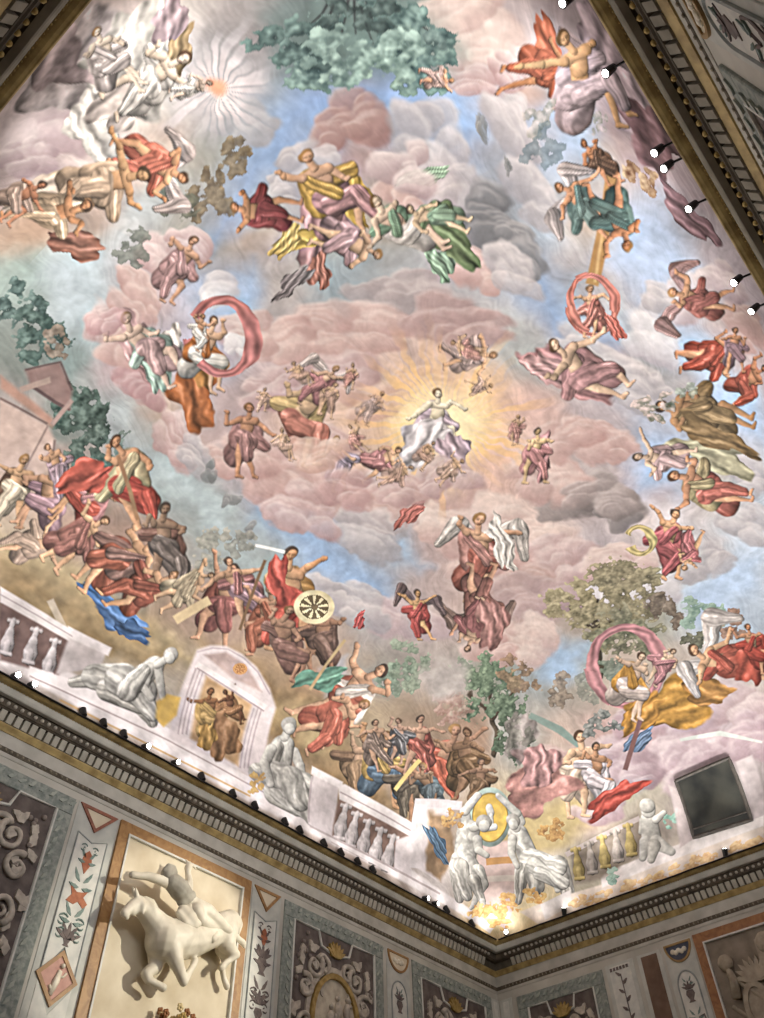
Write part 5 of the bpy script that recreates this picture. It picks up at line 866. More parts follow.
def p_limbs(fr, k):
    r = local(fr, 1.6, 0)
    if r is None: return
    sl, lx, ly, px = r; q = k['q']
    for n in range(0, len(q), 8):
        x0, y0, x1, y1, w0, w1, ci, fo = q[n:n+8]
        limb(sl, lx, ly, px, (x0, y0), (x1, y1), w0, w1, k['c'][int(ci)], fo, n*.37)
def p_fig(fr, k):
    r = local([*fr[:2], *(q*1.16 for q in fr[2:])], 1.5, 0 if k['p'] == 'stone' else 1)
    if r is None: return
    sl, lx, ly, px = r; rg = random.Random(k['seed']*101+9); u = lambda a, b: rg.uniform(a, b)
    sk = k['sk']; d1 = k['d']; d2 = k.get('e') or d1; p = k['p']; al = k.get('a', 1.)
    if k.get('f'): lx = -lx
    stone = p == 'stone'; hair = (206, 202, 194) if stone else rg.choice([(92, 64, 46), (120, 84, 52), (168, 124, 76), (74, 58, 50)])
    if stone: p = 'sit'
    lean = u(-.25, .25)
    def L(a, b, ra, rb, c, f=0): limb(sl, lx, ly, px, a, b, ra, rb, c, f, k['seed'] % 7, al)
    if p in ('stand', 'fly'):
        neck = (lean, .55); pel = (0., .0)
        kn = [(u(-.3, -.05), -.42), (u(.05, .35), -.38)]; ft = [(kn[0][0]+u(-.25, .1), -.92), (kn[1][0]+u(-.1, .3), -.88)]
    elif p == 'sit':
        neck = (lean*.8-.08, .55); pel = (-.1, -.1)
        kn = [(u(.3, .45), -.1), (u(.2, .38), -.25)]; ft = [(u(.3, .6), -.72), (u(.1, .4), -.85)]
    else:
        neck = (u(-.3, .1), .6); pel = (.05, .05)
        kn = [(u(.2, .4), -.3), (u(-.1, .15), -.42)]; ft = [(u(.2, .5), -.85), (u(-.1, .2), -.92)]
    W = k.get('w')
    if W:
        for sg in (-1, 1):
            wx = sg*u(.45, .75); wy = u(.55, .95)
            L((neck[0]+sg*.1, neck[1]-.1), (wx, wy), .12, .2, W, 22); L((wx, wy), (wx+sg*.3, wy-.5), .2, .08, tuple(v*.9 for v in W), 26)
    # drapery behind, blown to one side
    sd = rg.choice((-1, 1))
    if not stone: L((pel[0]+.05*sd, .1), (pel[0]-.25*sd, -.45), .34, .26, tuple(v*.86 for v in d1), 12)
    L((neck[0]-.1*sd, .35), (pel[0]-.2*sd, -.05), .24, .26, d2, 14)
    L((pel[0]-.1*sd, .25), (pel[0]+.5*sd, u(-.1, .35)), .2, .13, d2, 16)
    sh = [(neck[0]-.2, neck[1]-.08), (neck[0]+.2, neck[1]-.08)]
    # far arm and legs
    def arm(s, sg):
        e = (s[0]+sg*u(.1, .34), s[1]+u(-.32, .22)); h = (e[0]+sg*u(-.2, .3), e[1]+u(-.2, .34))
        L(s, e, .072, .055, sk); L(e, h, .054, .036, sk); L(h, (h[0]+sg*.05, h[1]+.02), .05, .035, sk)
    arm(sh[1], 1)
    for i in (1, 0):
        hp = (pel[0]+(-.1 if i == 0 else .1), pel[1]-.03)
        L(hp, kn[i], .13, .085, sk); L(kn[i], ft[i], .085, .04, sk); L(ft[i], (ft[i][0]+.12, ft[i][1]-.03), .05, .03, sk)
    # torso
    L(pel, (neck[0]*.5, .28), .15, .145, sk); L((neck[0]*.5, .26), (neck[0], neck[1]-.12), .15, .165, sk); L(sh[0], sh[1], .09, .09, sk)
    # drapery over hips and a leg
    L((pel[0]-.12, pel[1]+.05), (pel[0]+.14, pel[1]-.05), .2, .19, d1, 18)
    j = rg.choice((0, 1)); L((pel[0], pel[1]-.05), kn[j], .2, .17, d1, 20)
    if stone or rg.random() < .55: L(kn[j], (ft[j][0], ft[j][1]+.15), .16, .11, d1, 22)
    if rg.random() < .6 or stone: L((neck[0]-.15*sd, neck[1]-.15), (pel[0]+.12*sd, .02), .09, .12, d2, 24)
    arm(sh[0], -1)
    # head
    hd = (neck[0]+u(-.06, .06), neck[1]+.2)
    L(neck, hd, .06, .062, sk); L((hd[0]-.02, hd[1]+.05), (hd[0]+.01, hd[1]+.08), .105, .1, hair); L(hd, (hd[0]+.03, hd[1]+.04), .07, .085, sk)
    dk = tuple(v*.5 for v in sk)
    for ex in (-.022, .06): limb(sl, lx, ly, px, (hd[0]+ex-.012, hd[1]+.04), (hd[0]+ex+.012, hd[1]+.04), .014, .014, dk, 0, 0, .6)
    limb(sl, lx, ly, px, (hd[0]+.02, hd[1]+.035), (hd[0]+.025, hd[1]-.005), .010, .016, tuple(min(255, v*1.1) for v in sk), 0, 0, .7)
    limb(sl, lx, ly, px, (hd[0]+.005, hd[1]-.04), (hd[0]+.04, hd[1]-.04), .012, .012, (dk[0]*1.25, dk[1]*.9, dk[2]*.9), 0, 0, .6)
PAINT = dict(cloud=p_cloud, tree=p_tree, rays=p_rays, glow=p_glow, disc=p_disc, ring=p_ring, cloth=p_cloth, baluster=p_baluster, medal=p_medal, fig=p_fig, limbs=p_limbs)
for el in FRESCO:
    if el[0] == 'poly': p_poly(el[1], el[2])
    else: PAINT[el[0]](el[1:7], el[7])
IMG *= (1+(N_FINE-.5)*.10+(N_LEAF-.5)*.06)[..., None]
IMG *= (1+(STR2-.5)*.06)[..., None]
def box(a, r):
    b_ = a
    for ax in (0, 1): b_ = sum(np.roll(b_, q, ax) for q in range(-r, r+1))/(2*r+1)
    return b_
IMG = IMG+.55*(IMG-box(IMG, 2))+.22*(IMG-box(IMG, 9))
lum = IMG.mean(-1, keepdims=True); IMG = lum+(IMG-lum)*.80; IMG = 158+(IMG-158)*.94      # chalky fresco palette
IMG = np.clip(IMG, 0, 250)/255
lin = np.where(IMG <= .04045, IMG/12.92, ((IMG+.055)/1.055)**2.4)*.86
FRESCO_M = bpy.data.materials.new('fresco'); FRESCO_M.use_nodes = True
nt = FRESCO_M.node_tree; b = nt.nodes['Principled BSDF']; b.inputs['Roughness'].default_value = .85; b.inputs['Specular IOR Level'].default_value = .15
at = nt.nodes.new('ShaderNodeAttribute'); at.attribute_name = 'fresco'
tc = nt.nodes.new('ShaderNodeTexCoord'); nz = nt.nodes.new('ShaderNodeTexNoise'); nz.inputs['Scale'].default_value = 9; nz.inputs['Detail'].default_value = 8
mx = nt.nodes.new('ShaderNodeMix'); mx.data_type = 'RGBA'; mx.blend_type = 'MULTIPLY'; mx.inputs[0].default_value = 1
rp = nt.nodes.new('ShaderNodeMapRange'); rp.inputs[1].default_value = .3; rp.inputs[2].default_value = .7; rp.inputs[3].default_value = .93; rp.inputs[4].default_value = 1.06
nt.links.new(tc.outputs['Object'], nz.inputs[0]); nt.links.new(nz.outputs[0], rp.inputs[0])
nt.links.new(at.outputs['Color'], mx.inputs[6]); nt.links.new(rp.outputs[0], mx.inputs[7]); nt.links.new(mx.outputs[2], b.inputs['Base Color'])
me = bpy.data.meshes.new('ceiling')
nv = NS*NT; me.vertices.add(nv)
me.vertices.foreach_set('co', np.stack([PX, PY, PZ], -1).astype(np.float32).ravel())
ii = (np.arange(NT-1)[:, None]*NS+np.arange(NS-1)[None, :]).ravel()
quads = np.stack([ii, ii+NS, ii+NS+1, ii+1], 1).astype(np.int32)
nf = len(quads); me.loops.add(nf*4); me.loops.foreach_set('vertex_index', quads.ravel())
me.polygons.add(nf); me.polygons.foreach_set('loop_start', np.arange(0, nf*4, 4, dtype=np.int32))
me.update(calc_edges=True); me.polygons.foreach_set('use_smooth', np.ones(nf, bool))
ca = me.color_attributes.new('fresco', 'FLOAT_COLOR', 'POINT')
ca.data.foreach_set('color', np.concatenate([lin, np.ones((NT, NS, 1))], -1).astype(np.float32).ravel())
me.materials.append(FRESCO_M)
ceiling = bpy.data.objects.new('ceiling', me); COL.objects.link(ceiling)
tag(ceiling, 'vaulted ceiling painted with clouds, trees and draped figures around a golden glow', 'ceiling', kind='structure')

# dark window set into the painted cove over the right wall
def window_in_vault():
    q = np.array(WINDOW).reshape(4, 2)   # top left, top right, bottom right, bottom left
    n = 12; vs = []; fs = []; P = []
    def pt(a, b_, off):
        c = (q[0]*(1-a)+q[1]*a)*(1-b_)+(q[3]*(1-a)+q[2]*a)*b_
        x, y, z = vault_point(c[0], c[1]); p = Vector((float(x), float(y), float(z)))
        return p + (Vector((MX, MY, 9.5))-p).normalized()*off
    root = empty('window_1', pt(.5, .5, 0), 0); tag(root, 'dark window opening in the painted cove above the right wall', 'window', kind='structure')
    inv_ = Vector(root.location)
    m = MB(); m.add([pt(i/n, j/n, .035)-inv_ for j in range(n+1) for i in range(n+1)], [(j*(n+1)+i, (j+1)*(n+1)+i, (j+1)*(n+1)+i+1, j*(n+1)+i+1) for j in range(n) for i in range(n)])
    m.build('pane', GLASSD, root, True)
    path = [(i/n, 0) for i in range(n)]+[(1, i/n) for i in range(n)]+[(1-i/n, 1) for i in range(n)]+[(0, 1-i/n) for i in range(n+1)]
    m = MB(); m.tube([pt(a, b_, .03)-inv_ for a, b_ in path], .045, 6); m.build('window_frame', mat('window_wood', (60, 56, 52), (80, 74, 68), 8), root)
    m = MB(); m.tube([pt(i/n, .86, .04)-inv_ for i in range(n+1)], .02, 6); m.build('glazing_bar', MATS['window_wood'], root)
window_in_vault()

# ------------------------------------------------------------------ walls and floor
def wall(name, x0, x1, y0, y1, label):
    m = MB().box(x0, x1, y0, y1, 0, 10.62); o = m.build(name, PLASTER); tag(o, label, 'wall', kind='structure')
T = .3
wall('wall_left', X0-WO-T, X1+WO+T, Y1+WO, Y1+WO+T, 'long left wall hung with framed relief panels')
wall('wall_right', X1+WO, X1+WO+T, Y0-WO, Y1+WO, 'short right wall with grotesque panels')
wall('wall_back', X0-WO-T, X1+WO+T, Y0-WO-T, Y0-WO, 'long wall at upper right of the photo')
wall('wall_near', X0-WO-T, X0-WO, Y0-WO, Y1+WO, 'short wall at upper left of the photo')
o = MB().box(X0-WO-T, X1+WO+T, Y0-WO-T, Y1+WO+T, -.2, 0).build('floor', FLOORM); tag(o, 'pale marble floor of the hall', 'floor', kind='structure')

# cornice: one moulded run to each wall, mitred in the corners; profile (behind the lip, below the lip)
def runs(side):
    # start, end, inward normal for lip-line positions; parameter offset d behind lip
    if side == 'left': return lambda d: (Vector((X0-d, Y1+d, 0)), Vector((X1+d, Y1+d, 0)))
    if side == 'right': return lambda d: (Vector((X1+d, Y1+d, 0)), Vector((X1+d, Y0-d, 0)))
    if side == 'back': return lambda d: (Vector((X1+d, Y0-d, 0)), Vector((X0-d, Y0-d, 0)))
    return lambda d: (Vector((X0-d, Y0-d, 0)), Vector((X0-d, Y1+d, 0)))
def sweep(side, prof, closed=True):
    f = runs(side); m = MB(); n = len(prof); vs = []
    for d, h in prof:
        a, b_ = f(d); vs += [(a.x, a.y, LZ-h), (b_.x, b_.y, LZ-h)]
    fs = [(2*i, 2*((i+1) % n), 2*((i+1) % n)+1, 2*i+1) for i in range(n if closed else n-1)]
    if closed: fs += [tuple(range(0, 2*n, 2)), tuple(range(2*n-1, 0, -2))]
    return m.add(vs, fs)
def along(side, d, step, margin=.2):
    a, b_ = runs(side)(d); L = (b_-a).length; n = int((L-2*margin)/step); t = (b_-a)/L; inw = Vector((-t.y, t.x, 0))
    if (Vector((MX, MY, 0))-a).dot(inw) < 0: inw = -inw
    s0 = (L-(n-1)*step)/2
    return [(a+t*(s0+i*step), t, inw) for i in range(n)]
def obox(m, c, t, inw, w_, d0, d1, z0, z1):
    vs = []
    for z in (z0, z1):
        for (s, e) in ((-1, d0), (1, d0), (1, d1), (-1, d1)):
            p = c+t*(s*w_/2)-inw*e; vs.append((p.x, p.y, z))
    m.add(vs, [(0,3,2,1),(4,5,6,7),(0,1,5,4),(1,2,6,5),(2,3,7,6),(3,0,4,7)])
for k, (side, desc) in enumerate((('left', 'along the left wall under the painted balustrade'), ('right', 'along the right wall below the dark window'), ('back', 'at the upper right of the photo, seen from below'), ('near', 'across the upper left corner of the photo'))):
    crown = sweep(side, [(0, 0), (0, .025), (.012, .04), (.03, .045), (.06, .06), (.10, .068), (.13, .068), (.16, .05), (.16, 0)])
    c = crown.build('trim_%d' % (k+1), GILT); tag(c, 'gilded stone cornice with dentils ' + desc, 'cornice', kind='structure')
    sweep(side, [(.13, .05), (.133, .14), (.15, .185), (.165, .2), (.24, .205), (.24, .05)]).build('corona', STONE_SHADE if side in ('back', 'near') else STONE, c)
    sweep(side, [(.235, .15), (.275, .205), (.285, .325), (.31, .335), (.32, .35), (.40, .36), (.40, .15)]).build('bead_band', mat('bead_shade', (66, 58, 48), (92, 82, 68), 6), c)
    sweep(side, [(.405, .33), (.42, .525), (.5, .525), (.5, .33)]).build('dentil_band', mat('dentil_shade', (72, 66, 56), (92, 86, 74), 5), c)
    sweep(side, [(.415, .52), (.42, .54), (.44, .57), (.46, .6), (.475, .63), (.52, .63), (.52, .52)]).build('gilt_fillet', GILT, c)
    sweep(side, [(.495, .62), (.495, .87), (.52, .87), (.52, .62)]).build('frieze', STONE, c)
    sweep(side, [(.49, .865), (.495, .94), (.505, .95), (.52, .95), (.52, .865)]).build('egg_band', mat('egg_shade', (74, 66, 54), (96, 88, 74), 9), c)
    sweep(side, [(.50, .95), (.505, 1.0), (.512, 1.02), (.52, 1.02), (.52, .95)]).build('lower_fillet', STONE, c)
    m = MB()
    for p, t, inw in along(side, .272, .134): m.ball((p.x, p.y, LZ-.265), (.036, .036, .034), 8, 5)
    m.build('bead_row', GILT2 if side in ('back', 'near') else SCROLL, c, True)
    m = MB()
    for p, t, inw in along(side, .125, .06): m.ball((p.x, p.y, LZ-.07), (.013, .013, .012), 6, 4)
    m.build('pearl_row', GILT2, c, True)
    m = MB()
    for p, t, inw in along(side, .33, .15, .4):
        vs = []
        for z, e0 in ((LZ-.52, .06), (LZ-.36, -.005)):
            for (q, e) in ((-1, e0), (1, e0), (1, .085), (-1, .085)):
                v = p+t*(q*.053)-inw*e; vs.append((v.x, v.y, z))
        m.add(vs, [(0,3,2,1),(4,5,6,7),(0,1,5,4),(1,2,6,5),(2,3,7,6),(3,0,4,7)])
    m.build('dentil_row', STONE_SHADE if side in ('back', 'near') else mat('dentil_stone', (164, 160, 148), (188, 184, 172), 4), c)  # back and near dentils have their shadow put into the stone colour
    m = MB()
    for p, t, inw in along(side, .487, .11): m.ball((p.x, p.y, LZ-.905), (.027, .018, .026), 6, 4)
    m.build('egg_row', mat('egg_stone', (128, 120, 104), (150, 142, 126), 9), c, True)

def parts_of(mb, name, mt, parent, smooth=False):
    """every separate piece collected in mb becomes a part of its own"""
    lab = list(range(len(mb.v)))
    def root(i):
        while lab[i] != i: lab[i] = lab[lab[i]]; i = lab[i]
        return i
    for f in mb.f:
        a = root(f[0])
        for i in f[1:]: lab[root(i)] = a
    gr = {}
    for f in mb.f: gr.setdefault(root(f[0]), []).append(f)
    for fs in gr.values():
        ids = sorted({i for f in fs for i in f}); mp = {v: i for i, v in enumerate(ids)}
        n = MB(); n.v = [mb.v[i] for i in ids]; n.f = [tuple(mp[i] for i in f) for f in fs]; n.build(name, mt, parent, smooth)
# ------------------------------------------------------------------ ornament builders for the wall panels
def spiral(cx, cz, r, turns, a0, sg, y=-.05, n=26):
    return [(cx+r*(1-.8*i/n)*math.cos(a0+sg*turns*2*PI*i/n), y-.015*math.sin(i), cz+r*(1-.8*i/n)*math.sin(a0+sg*turns*2*PI*i/n)) for i in range(n+1)]
def leaf(m, x, z, ang, L, wd, y0=-.02, y1=.0, curl=.25):
    y0 -= .0017*(len(m.v) % 7)+.0004*(len(m.v) % 3)
    pts = []
    for sgn in (1, -1):
        rng = range(0, 9) if sgn == 1 else range(8, -1, -1)
        for i in rng:
            t = i/8; hw = wd*math.sin(PI*min(1, t*1.02))**.8*(1-.25*t)*(1+.18*math.cos(t*PI*5))
            px_, pz_ = t*L, sgn*hw+curl*L*t*t
            if i in (0, 8) and sgn == -1: continue
            pts.append((x+px_*math.cos(ang)-pz_*math.sin(ang), z+px_*math.sin(ang)+pz_*math.cos(ang)))
    m.prism(pts, y0, y1)
def border_bars(w_, h, b):
    return [('top', -w_/2, w_/2, -b, 0), ('left', -w_/2, -w_/2+b, -h, -b), ('right', w_/2-b, w_/2, -h, -b)]
def relief_panel(side, s, z, w_, h, label, group, medal=True, seed=0):
    t = wall_thing(side, s, z, 'grotesque_relief', label, 'relief', group)
    rg = random.Random(seed)
    b = .3
    m = MB()
    for _, x0, x1, z0, z1 in border_bars(w_, h, b): m.box(x0, x1, -.035, .0, z0, z1, .012)
    m.box(-w_/2, w_/2, -.035, 0, -h, -h+.0001+b*0+.1, .01)
    m.build('border', GREEN, t)
    # running leaf pattern worked on the border
    m = MB(); x = -w_/2+.16
    while x < w_/2-.1: leaf(m, x, -.15, rg.uniform(.2, .6), .16, .035, -.05, -.03); x += .2
    zz = -.35
    while zz > -h+.2:
        leaf(m, -w_/2+.14, zz, -PI/2+.3, .17, .035, -.05, -.03); leaf(m, w_/2-.16, zz, -PI/2-.3, .17, .035, -.05, -.03, -.25); zz -= .2
    parts_of(m, 'border_leaf', mat('leafwork', (142, 152, 146), (172, 178, 170), 9), t)
    MB().box(-w_/2+b-.02, w_/2-b+.02, -.008, 0, -h+.02, -b+.02).build('field', DARK, t)
    iw = w_/2-b
    path = [(-iw, -h+.1), (-iw, -b), (-iw*.42, -b), (-iw*.34, -b-.28), (-iw*.12, -b-.34)]
    m = MB()
    m.tube([(x, -.02, z_) for x, z_ in path], .03, 6); m.tube([(-x, -.02, z_) for x, z_ in path], .03, 6)
    parts_of(m, 'inner_moulding', WHITE, t)
    # gilt shell at the head
    m = MB()
    for i in range(7): leaf(m, 0, -b-.42, R(30+20*i), .32, .05, -.06, -.005, 0)
    m.build('shell', GILT2, t)
    # scrolls, mirrored
    for sg in (-1, 1):
        for cx, cz, r, tn, a0 in ((.62, -1.02, .24, 1.4, 2.2), (.36, -.95, .2, 1.3, .4), (.86, -1.45, .22, 1.4, 1.2), (.82, -2.1, .22, 1.4, -1.2), (.85, -2.75, .22, 1.3, .8)):
            k_ = iw/1.24
            m = MB(); m.tube([(sg*x*k_, y, z_) for x, y, z_ in spiral(cx, cz, r, tn, a0, 1, -.04)], [.058*(1-.6*i/26) for i in range(27)], 7)
            m.build('scroll', SCROLL, t, True)
        m = MB()
        for (lx, lz, an, ll) in ((.75, -.75, 2.4, .26), (.95, -1.1, 1.1, .3), (.5, -1.25, 4.0, .3), (1.0, -1.75, -1.1, .3), (.95, -2.4, 1.2, .3), (.72, -1.6, .3, .3), (1.0, -.7, -2., .22), (.3, -1.12, 1.9, .26), (.62, -.78, .6, .26), (1.12, -1.3, 2.0, .24), (.72, -1.25, -1.2, .24), (1.1, -2.05, .9, .28), (1.1, -2.7, 1.7, .28), (.5, -.98, -.4, .2)):
            leaf(m, sg*lx*k_, lz, an if sg > 0 else PI-an, ll, .085, -.05, -.004, .3*sg)
        parts_of(m, 'acanthus_leaf', SCROLL, t)
        m = MB()
        for i in range(7): m.ball((sg*k_*rg.uniform(.75, 1.12), -.03, -b-.12-rg.random()*1.0), (.05, .04, .05), 7, 5)
        parts_of(m, 'rosette', mat('rosette_stone', (120, 110, 106), (146, 136, 128), 9), t, True)
    if medal:
        md = MB(); ring_prism(md, oval(0, -1.95, .72*iw/1.24, .92), oval(0, -1.95, .62*iw/1.24, .82), -.09, -.005); md = md.build('medallion', GILT2, t)
        m = MB(); ring_prism(m, oval(0, -1.95, .84*iw/1.24, 1.04), oval(0, -1.95, .74*iw/1.24, .94), -.05, -.005); m.build('medallion_rim', SCROLL, md)
        MB().prism(oval(0, -1.95, .63*iw/1.24, .83), -.03, -.002).build('medallion_field', mat('medal_field', (186, 176, 158), (212, 204, 186), 7, bump=.3), md)
        m = MB()
        for i in range(6):
            x = rg.uniform(-.36, .36); z_ = -1.95+rg.uniform(-.5, .35)
            m.tube([(x, -.05, z_-.22), (x+rg.uniform(-.06, .06), -.06, z_), (x, -.05, z_+.12)], [.07, .09, .05], 7); m.ball((x, -.06, z_+.2), .055, 7, 5)
            m.tube([(x, -.06, z_+.08), (x+rg.uniform(-.25, .25), -.05, z_+rg.uniform(-.1, .2))], .03, 6)
        m.build('medallion_figures', SCROLL, md, True)
    else:
        # standing urn and foliage along the axis
        m = MB(); m.tube([(0, -.03, -2.6), (0, -.04, -2.2), (0, -.05, -1.9), (0, -.04, -1.6), (0, -.03, -1.45)], [.1, .14, .3, .2, .12], 10, sq=.3); m.build('urn', SCROLL, t, True)
    return t
def motif(m, kind, x, z, s=1.):
    y0 = -.03
    if kind == 'palm':
        for i in range(5): leaf(m, x, z, R(90+(i-2)*32), .26*s, .04*s, y0, -.012, 0)
    elif kind == 'urn':
        m.prism([(x-.1*s, z), (x+.1*s, z), (x+.05*s, z+.06*s), (x+.13*s, z+.2*s), (x+.09*s, z+.3*s), (x-.09*s, z+.3*s), (x-.13*s, z+.2*s), (x-.05*s, z+.06*s)], y0, -.012)
    elif kind == 'pod':
        m.prism([(x, z-.18*s), (x+.1*s, z+.02*s), (x+.06*s, z+.16*s), (x, z+.22*s), (x-.08*s, z+.14*s), (x-.1*s, z)], y0, -.012)
    elif kind == 'beast':
        m.prism([(x-.2*s, z-.1*s), (x-.05*s, z-.12*s), (x+.02*s, z-.06*s), (x+.14*s, z-.14*s), (x+.2*s, z-.05*s), (x+.1*s, z+.03*s), (x+.16*s, z+.14*s), (x+.06*s, z+.1*s), (x-.04*s, z+.08*s), (x-.18*s, z+.16*s), (x-.12*s, z+.02*s)], y0, -.012)
    elif kind == 'curls':
        for sg in (-1, 1): m.tube([(x+sg*(a_-x), y_-.0, z_) for a_, y_, z_ in spiral(x+.15*s, z, .1*s, 1.1, 2.5, -1, -.02, 14)], .014*s, 5)
    elif kind == 'lyre':
        for sg in (-1, 1): m.tube([(x+sg*q, -.02, z+h_) for q, h_ in ((.02*s, -.4*s), (.1*s, -.3*s), (.2*s, -.1*s), (.17*s, .08*s), (.06*s, .05*s), (.0, -.1*s))], .02*s, 5)
    elif kind == 'leaves':
        for sg in (-1, 1):
            leaf(m, x+sg*.03, z, PI/2-sg*.9, .2*s, .03*s, y0, -.012, .3*sg); leaf(m, x+sg*.03, z-.08*s, PI/2-sg*1.7, .16*s, .03*s, y0, -.012, .3*sg)
def ink(parent, name, kinds, mt):
    for kd, x, z, s in kinds:
        m = MB(); motif(m, kd, x, z, s)
        if kd in ('urn', 'pod', 'beast', 'palm'): m.build(kd+'_motif', mt, parent)
        else:                                      # two mirrored pieces, one part each
            parts_of(m, {'curls': 'curl_motif', 'leaves': 'leaf_motif', 'lyre': 'lyre_arm'}[kd], mt, parent)
def framed(parent, name, pts, d, fm, cm, fname):
    f = ring_prism(MB(), pts, inset(pts, d), -.04, -.004).build(name, fm, parent)
    MB().prism(inset(pts, d*.9), -.022, -.003).build(fname, cm, f)
    return f
def pilaster(side, s, z, w_, h, label, group, style, seed=0):
    t = wall_thing(side, s, z, 'grotesque_pilaster', label, 'pilaster', group)
    MB().box(-w_/2, w_/2, -.012, 0, -h, 0, .006).build('strip', PALE, t)
    a = w_/2-.03
    if style == 'triangle':
        framed(t, 'triangle_frame', [(-a, -.02), (a, -.02), (0, -.44)], .055, REDM if seed == 0 else ORANGE, CREAM, 'triangle_field')
        pan = [(-.3, -.52), (0, -.62+.0), (.3, -.52), (.3, -2.75), (0, -2.32), (-.3, -2.75)]
        f = MB().prism(pan, -.022, -.005).build('ornament_field', WHITE, t)
        m = MB(); p = pan+[pan[0]]; m.tube([(x, -.024, z_) for x, z_ in p], .014, 5); m.build('field_moulding', mat('grey_moulding', (140, 148, 148), (160, 166, 164), 6), t)
        ink(t, 'rust_ornament', (('pod', 0, -.98, 1), ('beast', 0, -1.55, 1)) if seed == 0 else (('pod', 0, -.95, .9),), INKR)
        ink(t, 'leaf_ornament', (('leaves', 0, -1.3, 1.2), ('curls', 0, -1.95, 1.1), ('curls', 0, -.75, .8), ('leaves', 0, -1.85, 1.2), ('leaves', 0, -.9, .9), ('curls', 0, -2.15, 1)), INKG if seed == 0 else INKD)
        ink(t, 'dark_ornament', (('palm', 0, -2.2, 1.0), ('urn', 0, -2.3, .6)) if seed == 0 else (('urn', 0, -1.6, 1), ('palm', 0, -1.3, 1), ('palm', 0, -2.1, 1), ('urn', 0, -2.4, .8)), INKD)
        dm = framed(t, 'diamond_frame', [(0, -2.36), (.37, -2.76), (0, -3.16), (-.37, -2.76)], .06, ORANGE, PINKF, 'diamond_field')
        m = MB(); m.tube([(-.05, -.03, -3.0), (0, -.035, -2.8), (.03, -.03, -2.65)], [.04, .06, .04], 6, sq=.5); m.ball((.05, -.035, -2.58), .04, 6, 4); m.tube([(0, -.03, -2.75), (.1, -.03, -2.72), (.14, -.03, -2.66)], .02, 5); m.tube([(-.04, -.03, -2.95), (-.1, -.03, -2.88)], .025, 5)
        m.build('diamond_figure', MARBLE, dm, True)
        f = MB().prism([(-.3, -2.85), (0, -3.26), (.3, -2.85), (.3, -h+.1), (-.3, -h+.1)], -.022, -.005).build('ornament_field', WHITE, t)
        ink(t, 'lower_ornament', (('palm', 0, -3.7, 1), ('urn', 0, -3.9, .8)), INKD)
    else:
        semi = oval(0, -.03, .36*w_/.78, .41, 24, 180, 360)
        framed(t, 'lunette_frame', semi, .045, ORANGE if style != 'navy' and side != 'back' else mat('brass_dull', (140, 112, 70), (166, 138, 92), 6), CREAM if style != 'navy' else NAVY, 'lunette_field')
        m = MB()
        for i in range(5): m.ball((-.14+.07*i, -.03, -.2-.03*(i % 2)), (.06, .025, .055), 7, 5)
        parts_of(m, 'lunette_relief', MARBLE, t, True)
        q = w_/.78
        pan = oval(0, -.95, .25*q, .33, 20, 0, 180)+[(-.25*q, -h+.2), (.25*q, -h+.2)]
        f = MB().prism(pan, -.022, -.005).build('ornament_field', WHITE, t)
        m = MB(); m.tube([(x, -.024, z_) for x, z_ in pan+[pan[0]]], .018, 5); m.build('field_moulding', mat('grey_moulding', (140, 148, 148), (160, 166, 164), 6), t)
        ink(t, 'urn_ornament', (('urn', 0, -1.25, .8), ('palm', 0, -1.0, .7), ('lyre', 0, -1.6, 1.), ('palm', 0, -2.0, .9), ('lyre', 0, -2.5, 1.)), INKD)
        ink(t, 'leaf_ornament', (('leaves', 0, -.85, .6), ('leaves', 0, -1.5, .8), ('curls', 0, -2.2, .7)), INKG)
    return t
def plain_strip(side, s, z, w_, h, label, mt, twig=False):
    t = wall_thing(side, s, z, 'wall_inlay', label, 'inlay')
    MB().box(-w_/2, w_/2, -.012, 0, -h, 0, .006).build('strip', PALE, t)
    MB().box(-w_/2+.1, w_/2-.1, -.02, -.004, -h+.15, -.06).build('inlay', mt, t)
    if twig:
        m = MB(); m.tube([(0, -.025, -.25), (.02, -.025, -1.2), (-.02, -.025, -2.4)], .012, 5)
        for i in range(12): leaf(m, 0, -.3-.18*i, R(40 if i % 2 else 140), .17, .035, -.03, -.015, 0)
        m.build('twig_ornament', INKD, t)
        m = MB()
        for i in range(6): m.box(-w_/2+.12+i*(w_-.24)/6, -w_/2+.12+(i+.7)*(w_-.24)/6, -.03, -.015, -.16, -.09)
        parts_of(m, 'tassel', INKD, t)
    return t
def picture(side, s, z, w_, h, fm, label, field=None):
    t = wall_thing(side, s, z, 'picture_frame', label, 'frame')
    o_ = [(-w_/2, 0), (w_/2, 0), (w_/2, -h), (-w_/2, -h)]
    ring_prism(MB(), o_, inset(o_, .21), -.05, 0).build('marble_frame', fm, t)
    i_ = inset(o_, .2); ring_prism(MB(), i_, inset(i_, .035), -.075, 0).build('inner_fillet', WHITE, t)
    MB().prism(inset(o_, .2), -.015, 0).build('field', field or CREAM, t)
    return t
PH = 4.0
relief_panel('left', 5.03, 9.4, 3.08, PH, 'wide dark grotesque panel left of the marble horseman, pale vine scrolls, left photo edge', None, False, 1)
pilaster('left', 7.06, 9.42, .86, PH, 'grotesque pilaster with rust-red ornaments and pink diamond, left of the orange frame', None, 'triangle', 0)
picture('left', 9.11, 9.42, 3.2, PH, ORANGE, 'tall orange marble frame around the cream field behind the horseman')
pilaster('left', 11.17, 9.42, .8, PH, 'grotesque pilaster with orange triangle at its head, right of the orange frame', None, 'triangle', 1)
relief_panel('left', 13.19, 9.4, 3.07, PH, 'dark grotesque panel with an oval relief medallion, in the middle of the left wall', None, True, 2)
